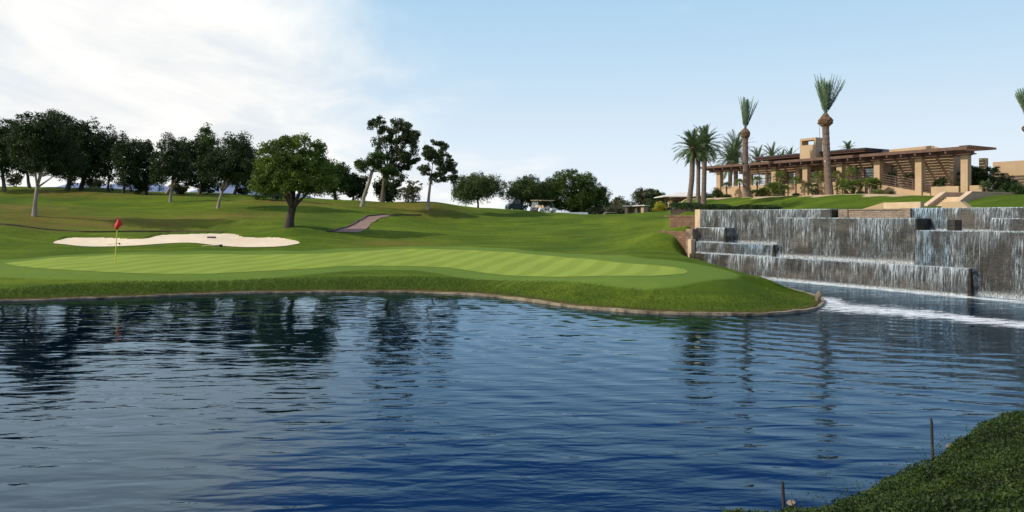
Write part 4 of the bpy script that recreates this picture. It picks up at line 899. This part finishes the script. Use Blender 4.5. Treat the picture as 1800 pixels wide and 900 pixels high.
tree('broadleaf_tree', 'round dark tree behind the big leaning tree on its right', 590, 352, 94, (548,622,278,352), 'lf_mid', 'bark_dark', .22, 7000, .26, nlobe=8, fork=.3)
tree('broadleaf_tree', 'small low tree behind, left of the leaning pale trunk', 620, 352, 97, (598,650,300,352), 'lf_dark', 'bark_dark', .18, 4000, .26)
tree('eucalyptus_tree', 'leaning pale trunk tree left of the tall eucalyptus', 636, 363, 84, (622,690,264,312), 'lf_mid', 'bark_pale', .22, 5000, .2, lean=[(.25,1.2),(.75,2.6),(1.2,4.2)], clump=6, shapes=[(622,652,278,304,0,.9),(640,680,264,296,0,.9),(650,700,285,315,.2,.8)])
tree('eucalyptus_tree', 'tallest eucalyptus with ragged dark crown on the middle of the ridge', 672, 354, 92, (645,742,203,340), 'lf_euc', 'bark', .3, 15000, .22, clump=7, cl_r=.5, lean=[(.2,1.8),(.55,4.2)], limbs=8,
     shapes=[(644,682,202,240,0,.9),(675,728,207,255,0,.9),(653,700,235,285,.3,.9),(690,738,230,285,-.3,.9),(712,742,222,262,0,.9),(680,728,265,305,.2,.9),(700,742,262,292,0,.9),(668,708,290,338,.3,.8),(700,716,300,322,0,.8),(652,665,240,262,0,.8)])
tree('pine_tree', 'rounded pine with bare lower trunk right of the tallest eucalyptus', 752, 361, 86, (730,808,243,326), 'lf_euc', 'bark_pale', .17, 9500, .2, clump=8, cl_r=.38, lean=[(.12,1.6),(.35,3.6)], limbs=7,
     shapes=[(738,790,244,282,0,.9),(760,806,265,305,0,.9),(770,808,290,324,.2,.8),(731,762,288,312,0,.8),(755,785,298,322,0,.8),(740,772,258,285,-.3,.9),(752,762,310,328,0,.8)])
shrub('grey brown rounded bush below the tallest eucalyptus', 718, 362, 90, 52, 40, 'lf_olive', 3200, .2)
tree('broadleaf_tree', 'dark low tree behind the grey brown bush', 690, 356, 99, (655,705,318,358), 'lf_dark', 'bark_dark', .15, 3600, .26)
G3 = 'feathery trees on the far crest'
tree('feathery_tree', 'drooping feathery tree alone left of the utility cart', 841, 367, 112, (787,890,302,358), 'lf_feather', 'bark_dark', .16, 10000, .24, group=G3, fork=.5, droop=1.2, nlobe=9, clump=5, cl_r=.6)
tree('feathery_tree', 'feathery tree behind the carts with drooping branches', 912, 372, 116, (880,965,304,365), 'lf_feather', 'bark_dark', .18, 8500, .25, group=G3, droop=.9, fork=.35, nlobe=8)
tree('feathery_tree', 'large dark mounded tree behind the white cart, widest on the crest', 1012, 374, 118, (948,1078,293,378), 'lf_mid', 'bark_dark', .25, 19000, .25, group=G3, nlobe=12, droop=.5, fork=.2, shell=.3, clump=8,
     shapes=[(962,1052,294,345,0,.9),(950,1010,315,374,-.5,.9),(1000,1078,310,372,0,.9),(985,1060,330,378,-1.,.8),(1030,1079,330,372,.5,.8),(950,990,305,345,.5,.8),(975,1045,340,380,-1.5,.7)])
tree('feathery_tree', 'dark fill tree between the cart and the widest crest tree', 950, 374, 122, (925,985,322,376), 'lf_mid', 'bark_dark', .18, 5000, .25, group=G3, fork=.2)
G4 = 'small trees behind the crest'
for lab, px, w, top, lf, nn_ in (('grey olive tree at the right foot of the widest crest tree', 1094, 42, 347, 'lf_olive', 3000), ('low olive tree left of the drink station', 1078, 36, 352, 'lf_olive', 1800), ('darker taller tree right behind the drink station', 1130, 36, 330, 'lf_olive', 3200), ('round green tree between drink station and pavilion', 1152, 46, 334, 'lf_feather', 4200)):
    tree('olive_tree', lab, px, 378, 138, (px-w/2, px+w/2, top, 380), lf, 'bark', .14, nn_, .3, group=G4, fork=.2, nlobe=6)
shrub('bright yellow flowering shrub left of the pavilion', 1158, 380, 120, 32, 24, 'lf_yellow', 2200, .2, cl=.4)
shrub('green bush beneath the pavilion roof', 1188, 380, 118, 22, 22, 'lf_hedge', 1400, .2)
shrub('small wispy bush left of the utility cart by the far hills', 865, 376, 128, 22, 8, 'lf_feather', 500, .2)
for lab, px, w, h, lf in (('low grey green bush at the right end of the long kerb wall', 1046, 30, 16, 'lf_olive'), ('wide low olive bush behind the distant cart roof', 1074, 40, 20, 'lf_olive'), ('grey bush touching the left side of the drink station', 1098, 30, 22, 'lf_olive'), ('leafy green bush right of the drink station', 1146, 34, 30, 'lf_feather'), ('dark bush behind the yellow flowering shrub', 1166, 34, 28, 'lf_hedge')):
    shrub(lab, px, 379, 132, w, h, lf, 2600, .22, group='bushes behind the far crest', cl=.6)
shrub('spiky bush right of the widest crest tree', 1057, 378, 116, 16, 14, 'lf_olive', 500, .2)

# ------------------------------------------------------------------ palms
def frond_np(base, az, el, L, droop, ll, nl=26, w=.045, out=None):
    """feather frond: list of quads (rachis strip + leaflets)"""
    V = out[0]; Fc = out[1]
    p = np.array(base, float); d = np.array([math.cos(az)*math.cos(el), math.sin(az)*math.cos(el), math.sin(el)]); pts = [p.copy()]; dirs = [d.copy()]
    for i in range(nl):
        d = d+np.array([0, 0, -droop/nl]); d /= np.linalg.norm(d); p = p+d*L/nl; pts.append(p.copy()); dirs.append(d.copy())
    for i in range(nl):
        a, b = pts[i], pts[i+1]; dr = dirs[i]; side = np.cross(dr, [0,0,1.]); side /= max(np.linalg.norm(side), 1e-6); upv = np.cross(side, dr)
        n0 = len(V); V += [a-side*w*.5, a+side*w*.5, b+side*w*.4, b-side*w*.4]; Fc.append((n0, n0+1, n0+2, n0+3))
        f = i/nl
        if f > .12:
            l = ll*math.sin(math.pi*min(1, (f*.85+.15)))**.6*(1.0 if f < .9 else .7)+.05
            for sg in (-1, 1):
                dv = side*sg*.75+dr*.75+upv*random.uniform(.05, .4); dv /= np.linalg.norm(dv); tip = a+dv*l-np.array([0,0,.12*l]); n0 = len(V); q = dr*w*1.1
                V += [a-q*1.3, a+q*1.3, tip]; Fc.append((n0, n0+1, n0+2))
def palm(label, path, r, nfr, L, ll, tied=False, group=None, m='lf_palm', spread=None, boots=None, skirt=True, name='date_palm'):
    base = Vector(path[0]); e = empty(name, base, label, 'palm tree', group)
    pts = [Vector(p)-base for p in path]
    t = MB(); n = 26; fine = [];
    for i in range(n+1):
        f = i/n*(len(pts)-1); k = min(int(f), len(pts)-2); fine.append(pts[k].lerp(pts[k+1], f-k))
    t.tube([fine[0]-Vector((0,0,.3))]+fine, [r*1.35]+[r*((1.28-.25*min(1, i/n*3))+(.07 if i % 2 else 0)) for i in range(n+1)], 12); t.build('trunk', M['palmbark'], e)
    top = fine[-1]
    if boots:
        b = MB(); b.tube([top+Vector((0,0,z)) for z, _ in boots], [q for _, q in boots], 14); bo = b.build('boot_ball', M['boots'], e)
        bm = bmesh.new(); bm.from_mesh(bo.data); bmesh.ops.subdivide_edges(bm, edges=bm.edges, cuts=2, use_grid_fill=True)
        for v in bm.verts: v.co += Vector((v.co.x-top.x, v.co.y-top.y, 0))*random.uniform(-.13, .2)
        bm.to_mesh(bo.data); bm.free()
        top = top+Vector((0,0,boots[-1][0]))
    V, Fc = [], []
    for k in range(nfr):
        az = k*2.39996+random.uniform(-.2, .2)
        if tied:
            q = spread[k]; az, el, Lk = q; frond_np(top+Vector((math.cos(az)*.1, math.sin(az)*.1, -.1)), az, el, Lk, random.uniform(-.02, .06), ll, 30, .05, (V, Fc))
        else:
            f = k/nfr; el = R(82-112*f**1.05); frond_np(top, az, el, L*random.uniform(.85, 1.05), random.uniform(.9, 1.3) if el > 0 else .8, ll, 22, .05, (V, Fc))
    mb = MB(); mb.add(V, Fc); mb.build('fronds', M[m], e)
    if not tied and skirt:
        b = MB(); b.tube([top+Vector((0,0,z)) for z in (-.9,-.5,0,.25)], [r*1.2, r*1.9, r*2.0, r*.8], 10); b.build('frond_stubs', M['boots'], e)
    return e
def PT(px, py, t): s_ = s_at(px, t, B); p = st(B, s_, t); p.z = EYE-(py-HY)/F*p.y; return p
def palm_px(label, base, top, Yd, r, nfr, L, ll, **k):
    b = pd(base[0], base[1], Yd); tp = pd(top[0], top[1], Yd); b.z = min(b.z, land1(b.x, b.y)+.1) if not k.pop('float', False) else b.z; 
    mid = b.lerp(tp, .5)+Vector((k.pop('bow', 0), 0, 0)); return palm(label, [b, mid, tp], r, nfr, L, ll, **k)
G5 = 'date palms in full crown left of the clubhouse'
palm_px('leftmost date palm, its slender trunk leaning right', (1210,364), (1218,262), 74, .24, 46, 2.5, .50, group=G5, bow=.12)
palm_px('shorter date palm between the leaning one and the tall straight one', (1227,352), (1228,270), 88, .22, 40, 2.6, .48, group=G5)
palm_px('date palm with straight trunk, third from the left', (1236.5,348), (1239,256), 80, .24, 54, 2.6, .50, group=G5)
palm_px('bushy date palm left behind the first tied palm, trunk behind the pergola', (1283,345), (1284,286), 106, .27, 56, 3.5, .55, group=G5)
palm_px('taller bushy date palm right behind the first tied palm', (1293,345), (1294,268), 108, .3, 60, 3.8, .6, group=G5)
palm_px('low date palm crown peeking over the left end of the dark roof', (1330,340), (1332,284), 116, .25, 36, 3.0, .42, group=G5)
G6 = 'palm crowns showing over the clubhouse roof'
palm_px('spreading palm crown above the left half of the roof', (1357,330), (1357,278), 122, .25, 40, 3.2, .42, group=G6, float=True)
palm_px('small palm crown over the roof just left of the chimney', (1389,330), (1389,279), 132, .25, 30, 2.6, .42, group=G6, float=True)
palm_px('tiny palm crown between the spreading crown and the chimney', (1374,330), (1374,281), 140, .25, 30, 2.4, .42, group=G6, float=True)
palm_px('tiny palm crown over the roof right of the second tied palm', (1491,330), (1491,263), 125, .22, 28, 1.9, .4, group=G6, float=True)
G7 = 'palms with fronds tied upright'
def sp(lst): return [(R(a), R(e), l) for a, e, l in lst]
def bunch(n, L, wide): return sp([(random.uniform(0, 360), 90-random.uniform(1, wide), L*random.uniform(.72, 1.0)) for _ in range(n)])
b1 = PT(1313, 351, -5.0); b1.z = land1(b1.x, b1.y); u1_ = pd(1310, 252, b1.y)
k1_ = b1.y/F
tp1 = pd(1310, 240, b1.y)
palm('first tied palm, the shorter one, fronds bound upright above a shaggy brown ball', [b1, b1.lerp(tp1, .5)+Vector((-.08,0,0)), tp1], .31, 26, 0, .50, True, G7, 'lf_palmtied', bunch(20, 4.0, 10)+sp([(0,66,3.9),(5,70,3.6),(180,83,4.0),(-10,68,3.7),(10,76,4.2),(170,80,4.1)]),
     boots=[(-.2,.36),(.15,.54),(.5,.50),(.8,.32),(1.0,.16)])
b2 = PT(1458, 344.5, -5.0); b2.z = land1(b2.x, b2.y); tp2 = pd(1451, 219, b2.y)
palm('second tied palm, the tallest, fronds fanning upward in front of the chimney end', [b2, b2.lerp(tp2, .5)+Vector((-.05,0,0)), tp2], .335, 36, 0, .52, True, G7, 'lf_palmtied', bunch(24, 4.3, 15)+sp([(0,62,4.4),(5,66,4.2),(-5,70,4.4),(180,76,4.5),(175,80,4.4),(0,74,4.5),(10,58,4.3),(-10,64,4.2),(185,72,3.6),(0,78,4.4),(0,82,4.5),(180,84,4.5)]),
     boots=[(-.2,.38),(.15,.70),(.5,.66),(.85,.40),(1.2,.20)])
lamp = empty('palm_lamp', (b2+Vector((-.42,-.1,3.6))), 'small round pale lamp fixed on the trunk of the tallest tied palm', 'lamp')
bm = bmesh.new(); bmesh.ops.create_icosphere(bm, subdivisions=2, radius=.17); me = bpy.data.meshes.new('shade'); bm.to_mesh(me); bm.free(); me.materials.append(M['white']); o = bpy.data.objects.new('lamp_shade', me); col.objects.link(o); o.parent = lamp
a = MB(); a.tube([(0,0,0),(.3,.1,-.06)], .03, 6); a.build('bracket', M['black'], lamp)
y3 = 66; b3 = pd(1815, 350, y3); b3.z = land1(b3.x, b3.y); tp3 = pd(1812, 230, y3)
palm('third tied palm cut by the right edge of the photo', [b3, b3.lerp(tp3, .5), tp3], .30, 26, 0, .48, True, G7, 'lf_palmtied', bunch(18, 3.0, 10)+sp([(180,70,3.2),(180,74,3.2),(178,66,3.1),(182,78,3.2),(0,70,3.1),(0,76,3.1),(180,62,2.9),(175,72,2.7)]),
     boots=[(-.2,.36),(.1,.62),(.4,.6),(.7,.35),(.9,.16)])

# ------------------------------------------------------------------ planting in front of the terrace
def fan_palm(label, px, base_py, top_py, t, wpx, nh=1, trunkh=None, leaf='lf_fan', group='fan palms below the terrace'):
    p = PT(px, base_py, t); p.z = land1(p.x, p.y); k = p.y/F; zt = EYE-(top_py-HY)*k-p.z; rad = wpx*k/2*1.25; zt = max(zt, .5)
    e = empty('fan_palm', p, label, 'palm', group)
    heads = [(0, 0, max(zt-rad*.55, .3), rad)] if nh == 1 else [(random.uniform(-.7,.7)*rad, random.uniform(-.4,.4), max(.3, zt*random.uniform(.35,.95)-rad*.3), rad*random.uniform(.5,.7)) for _ in range(nh)]
    V, Fc = [], []; tr = MB()
    for hx_, hy_, hz_, rd in heads:
        tr.tube([(hx_*.3, hy_*.3, -.1), (hx_*.8, hy_*.8, hz_*.6), (hx_, hy_, hz_)], [.11, .10, .12], 8)
        for j in range(24):
            az = j*2.39996; el = R(75-95*(j/24)); pl = rd*random.uniform(.45, .62)
            d = np.array([math.cos(az)*math.cos(el), math.sin(az)*math.cos(el), math.sin(el)]); a0 = np.array([hx_, hy_, hz_]); c = a0+d*pl
            side = np.cross(d, [0,0,1.]); side /= max(np.linalg.norm(side), 1e-5); n0 = len(V); V += [a0-side*.01, a0+side*.01, c+side*.01, c-side*.01]; Fc.append((n0,n0+1,n0+2,n0+3))
            for g in range(11):
                an = (g-5)/5*R(95); v = d*math.cos(an)+side*math.sin(an); v = v/np.linalg.norm(v); tip = c+v*rd*.5*random.uniform(.85,1.1)-np.array([0,0,.10*rd+.05*rd*abs(math.sin(an))]); w_ = side*math.cos(an)-d*math.sin(an)
                n0 = len(V); md_ = c+(tip-c)*.5; V += [c, md_-w_*.035, tip, md_+w_*.035]; Fc.append((n0,n0+1,n0+2,n0+3))
    mb = MB(); mb.add(V, Fc); mb.build('fronds', M[leaf], e); tr.build('trunk', M['palmbark'], e)
    return e
fan_palm('dark small fan palm at the left end of the terrace wall', 1277, 350, 322, -2.2, 18, leaf='lf_palm')
fan_palm('small fan palm just left of the first tied palm', 1300, 346, 316, -1.6, 16)
fan_palm('pale fan palm just right of the first tied palm', 1331, 347, 312, -2.0, 20)
fan_palm('clump of low fan palms right of the first tied palm', 1331, 348, 326, -3.0, 34, 5)
fan_palm('fan palm standing in front of the second front column', 1371, 345, 303, -1.6, 26)
fan_palm('bright wide clump of low fan palms under the second front column', 1371, 346, 321, -3.0, 38, 6)
fan_palm('lone fan palm with a thin trunk between the second and third front columns', 1399, 344, 313, -1.8, 20)
fan_palm('small dark leaning fan palm right of the lone thin one', 1421, 344, 323, -2.0, 18, leaf='lf_palm')
fan_palm('clump of dark fan palms under the third front column', 1433, 344, 322, -2.6, 22, 3, leaf='lf_palm')
fan_palm('fan palm left of the tallest tied palm, level with the parapet', 1437, 343, 306, -1.5, 26)
fan_palm('fan palm right behind the tallest tied palm', 1471, 343, 302, -1.5, 18)
fan_palm('tall fan palm with an open crown in front of the fourth front column', 1497, 342, 296, -1.6, 26)
fan_palm('wide clump of fan palms below the fourth front column', 1499, 343, 315, -2.8, 46, 6)
fan_palm('clump of pale fan palms near the fifth front column', 1530, 342, 312, -2.4, 30, 4)
fan_palm('fan palm growing inside the pergola beside the last tall window', 1567, 330, 305, 2.6, 22, leaf='lf_palm')
fan_palm('fan palm inside the pergola in front of the slatted shade wall', 1600, 332, 308, 2.6, 26, leaf='lf_palm')
fan_palm('spiky palm in the planter between the last two front columns', 1661, 338, 306, 1.8, 34, 3, leaf='lf_palm')
fan_palm('spiky palm right of the last column at the pergola corner', 1748, 346, 310, -1.5, 34, 3, leaf='lf_palm')
def bshrub(label, px, top, t, wpx, leaf, n, group=None, ls=.13):
    p = PT(px, 345, t); z = land1(p.x, p.y); k = p.y/F; h = max(EYE-(top-HY)*k-z, .3); rx = wpx*k/2
    e = empty('shrub', (p.x, p.y, z), label, 'shrub', group)
    lob = [(random.uniform(-.55,.55)*rx, random.uniform(-.35,.35)*rx, h*random.uniform(.35,.62), rx*.5, rx*.45, h*.36) for _ in range(5)]+[(0,0,h*.45,rx*.75,rx*.6,h*.48)]
    P = crown_pts(lob, n, 9/max(rx,.6), min(.3, rx*.4), .5); P[:,2] = np.maximum(P[:,2], -.05); leaves('foliage', P, ls, M[leaf], e)
    a = MB()
    for _ in range(4): a.tube([(0,0,-.1),(random.uniform(-.4,.4)*rx,random.uniform(-.2,.2),h*.6)], [.03,.01], 5)
    a.build('stem', M['bark'], e)
G8 = 'shrubs around the terrace'
bshrub('dark tall shrub beside the right column at the pergola corner', 1738, 286, 4.2, 62, 'lf_hedge', 11000, G8)
bshrub('dark shrub under the right end of the pergola', 1700, 284, 3.0, 56, 'lf_hedge', 11000, G8)
bshrub('rounded dark bush against the far right tan wall', 1772, 307, 3.0, 40, 'lf_hedge', 4500, G8)
bshrub('dark bush with a few white flowers at the right edge', 1792, 316, -1.0, 42, 'lf_hedge', 4500, G8)
bshrub('low yellow green bush in front of the fifth front column', 1544, 334, -2.5, 20, 'lf_fan', 1200, G8)
bshrub('small green bush beside the ramp wall', 1566, 336, -2.6, 13, 'lf_feather', 700, G8)
bshrub('small dark bush on the sand in front of the second front column', 1398, 341, -3.9, 14, 'lf_hedge', 600, G8)
bshrub('dark low bush on the sand below the fourth front column', 1511, 337, -3.4, 16, 'lf_hedge', 700, G8)
bshrub('dark bush left of the terrace wall beside the small palm', 1262, 330, -1.0, 20, 'lf_hedge', 1800, G8)
bshrub('low bush left of the first tied palm', 1278, 342, -3.4, 18, 'lf_hedge', 900, G8)
bshrub('dark rounded bush between the slender palms and the terrace', 1247, 338, 0, 26, 'lf_hedge', 1800, G8)
bshrub('low dark bush below the three slender palms', 1228, 346, -2.0, 30, 'lf_hedge', 1800, G8)
for i, (x, y) in enumerate(((-.4,0),(.1,.1),(.45,-.1),(.7,.15))):
    pass
# clipped hedge behind the top lip
e = empty('hedge', st(OW, sa(1200,3), 3.4, 3.6), 'long low clipped dark hedge behind the top left waterfall lip', 'hedge'); s0, s1 = sa(1182,3.2), sa(1358,3.2)
n = 26000; S_ = rng.uniform(s0, s1, n); T_ = rng.uniform(2.75, 4.1, n); hgt = .40-.02*(S_-s0)/(s1-s0)+.05*np.sin(S_*2.1)+.03*np.sin(S_*5.3)+.22*np.exp(-((S_-s0-1.2)/2.2)**2); Zh = 3.55+hgt*rng.uniform(0, 1, n)**.35
P = np.stack([OW.x+D.x*S_+N.x*T_, OW.y+D.y*S_+N.y*T_, Zh], -1)-np.array(e.location); leaves('foliage', P, .075, M['lf_hedge'], e)
w = MB(); lbox(w, OW, s0+.1, s1-.1, 2.95, 3.95, 3.4, 3.82); o = w.build('branches', M['bark_dark'], e); o.location = -e.location

# ------------------------------------------------------------------ distant mountains
def mountains(name, u0, u1, Yd, f):
    us = np.linspace(u0, u1, 160); vs = np.linspace(0, 1, 14); Um, Vm = np.meshgrid(us, vs); Xm = Um*Yd; px = 900+Um*F
    H = f(px)*Yd/F; prof = np.sin(Vm*math.pi); rid = np.array([[mnoise.noise(Vector((x*.006, v*3, 0)))*.35+mnoise.noise(Vector((x*.02, v*7, 3)))*.15 for x in Xm[0]] for v in vs])
    Zm = np.maximum(0, H*prof*(1+rid*(1-prof)*1.2))+1; V = np.stack([Xm, Yd+(Vm-.5)*900, Zm], -1).reshape(-1, 3)
    i = np.arange(Um.size).reshape(Um.shape); o = npmesh(name, V, np.stack([i[:-1,:-1], i[:-1,1:], i[1:,1:], i[1:,:-1]], -1).reshape(-1, 4), M['mountain'], smooth=True); return tag(o, kind='structure')
def prof_l(px):
    q = np.interp(px, [-900,-300,60,110,150,185,240,300,340,400,450,520,560,640,760], [10,30,40,45,58,52,64,50,38,60,52,40,30,14,4]); return q+1.5*np.sin(px*.05)
mountains('hills', -1.4, -.1, 2600, prof_l)
mountains('hills', -.09, .02, 2600, lambda px: np.interp(px, [784,820,835,850,862,880,900,926], [5,7,9,13,9,6,6,1]))

# ------------------------------------------------------------------ near bank with ground cover
E0 = Vector((2.90, 7.775, 0)); ED = Vector((.835, .550, 0)).normalized(); EN = Vector((ED.y, -ED.x, 0))   # EN points inland (towards the camera side)
def edge_off(ev): return .22*np.sin(ev*.9+.6)+.12*np.sin(ev*2.3+1)+.06*np.sin(ev*5.1)
def nb_z(ev, dv):
    d2 = dv-edge_off(ev); return np.where(d2 < 0, np.maximum(-1.2, d2*1.5+.05), .06+.36*np.clip(d2, 0, 4.6)+.25*(1-np.exp(-np.maximum(d2,0)*3))*.35) + .04*np.sin(ev*3.1)*np.sin(dv*2.7)*(d2 > 0)
ev = np.concatenate([np.linspace(-60, -3, 50)[:-1], np.linspace(-3, 16, 300), np.linspace(16, 90, 60)[1:]]); dv = np.concatenate([np.linspace(-2, 7, 150), np.linspace(7.5, 80, 40)])
EE, DD = np.meshgrid(ev, dv); ZZ = nb_z(EE, DD); ZZ = np.minimum(ZZ, 1.78)
V = np.stack([E0.x+ED.x*EE+EN.x*DD, E0.y+ED.y*EE+EN.y*DD, ZZ], -1).reshape(-1, 3); i = np.arange(EE.size).reshape(EE.shape)
M['soil'] = mat('soil', (.035,.04,.015), (.02,.018,.01), 5., .95, .04, 14)
tag(npmesh('near_bank', V, np.stack([i[:-1,:-1], i[1:,:-1], i[1:,1:], i[:-1,1:]], -1).reshape(-1, 4), M['soil'], smooth=True), kind='structure')
n = 230000; e_ = rng.uniform(-1.6, 9.5, n); d_ = rng.uniform(-.12, 4.2, n)
mound = np.array([mnoise.noise(Vector((a*1.6, b*1.6, 0)))*.15+mnoise.noise(Vector((a*5, b*5, 4)))*.075 for a, b in zip(e_, d_)])
d2 = d_-edge_off(e_); keep = (d2 > -.10) ; lay = rng.uniform(0, 1, n)**.5
hgt = (.16+mound)*ss(-.12, .3, d2)
z_ = np.maximum(nb_z(e_, np.maximum(d_, edge_off(e_)+.02)), .02)+np.maximum(hgt, .03)*lay
P = np.stack([E0.x+ED.x*e_+EN.x*d_, E0.y+ED.y*e_+EN.y*d_, z_], -1)[keep]
tag(leaves('ground_cover', P, .031, M['lf_cover'], None, flat=.0, aspect=.62), 'leafy green ground cover spilling down the near bank', kind='stuff')
# taller sprigs along the edge
C = []
for _ in range(260):
    a = random.uniform(-1.2, 9.5); b = edge_off(a)+random.uniform(-.05, 1.6)**1; h = random.uniform(.12, .34); q = E0+ED*a+EN*b; z0 = float(nb_z(np.array([a]), np.array([b]))[0]); lx = random.uniform(-.1,.1); 
    for k in range(16): f = k/16; C.append((q.x+lx*f+random.gauss(0,.015), q.y+random.gauss(0,.015), z0+.08+h*f))
tag(leaves('leafy_sprigs', np.array(C), .024, M['lf_fan'] if False else M['lf_cover'], None, aspect=.5), 'fine upright sprigs of the ground cover on the near bank', kind='stuff')
# rough grass on the far bank
sx = np.array([p.x for p in shore_c]); L_ = [(shore_c[i+1]-shore_c[i]).length for i in range(len(shore_c)-1)]; pr = np.array([l if (a.x > -26 and a.y < 31.9) else 0 for l, a in zip(L_, shore_c)]); pr /= pr.sum()
n = 70000; k = rng.choice(len(pr), n, p=pr); f = rng.uniform(0, 1, n); dd = rng.uniform(.12, 2.3, n)*rng.uniform(.5, 1, n)
A_ = np.array([(p.x, p.y) for p in shore_c]); a = A_[k]; b = A_[k+1]; e2_ = b-a; nn2 = np.stack([-e2_[:,1], e2_[:,0]], -1)/np.linalg.norm(e2_, axis=1)[:,None]
P2 = a+e2_*f[:,None]+nn2*dd[:,None]; zb_, dtrue, _, _, _ = land(P2[:,0], P2[:,1]); ok = (dtrue > .1) & (dtrue < 3.0); P2 = P2[ok]; zb_ = zb_[ok]; n = len(P2)
h = rng.uniform(.03, .085, n)*(1-.5*ss(-6, 4, P2[:,0])); an = rng.uniform(0, 6.28, n); w_ = .012; c_, s_ = np.cos(an)*w_, np.sin(an)*w_
B0 = np.stack([P2[:,0]-c_, P2[:,1]-s_, zb_-.01], -1); B1 = np.stack([P2[:,0]+c_, P2[:,1]+s_, zb_-.01], -1); T0 = np.stack([P2[:,0]+rng.normal(0,.03,n), P2[:,1]+rng.normal(0,.03,n), zb_+h], -1)
tag(npmesh('rough_grass', np.stack([B0, B1, T0], 1).reshape(-1, 3), np.arange(3*n).reshape(n, 3), M['blade']), 'longer rough grass on the bank along the stone edging', kind='stuff')
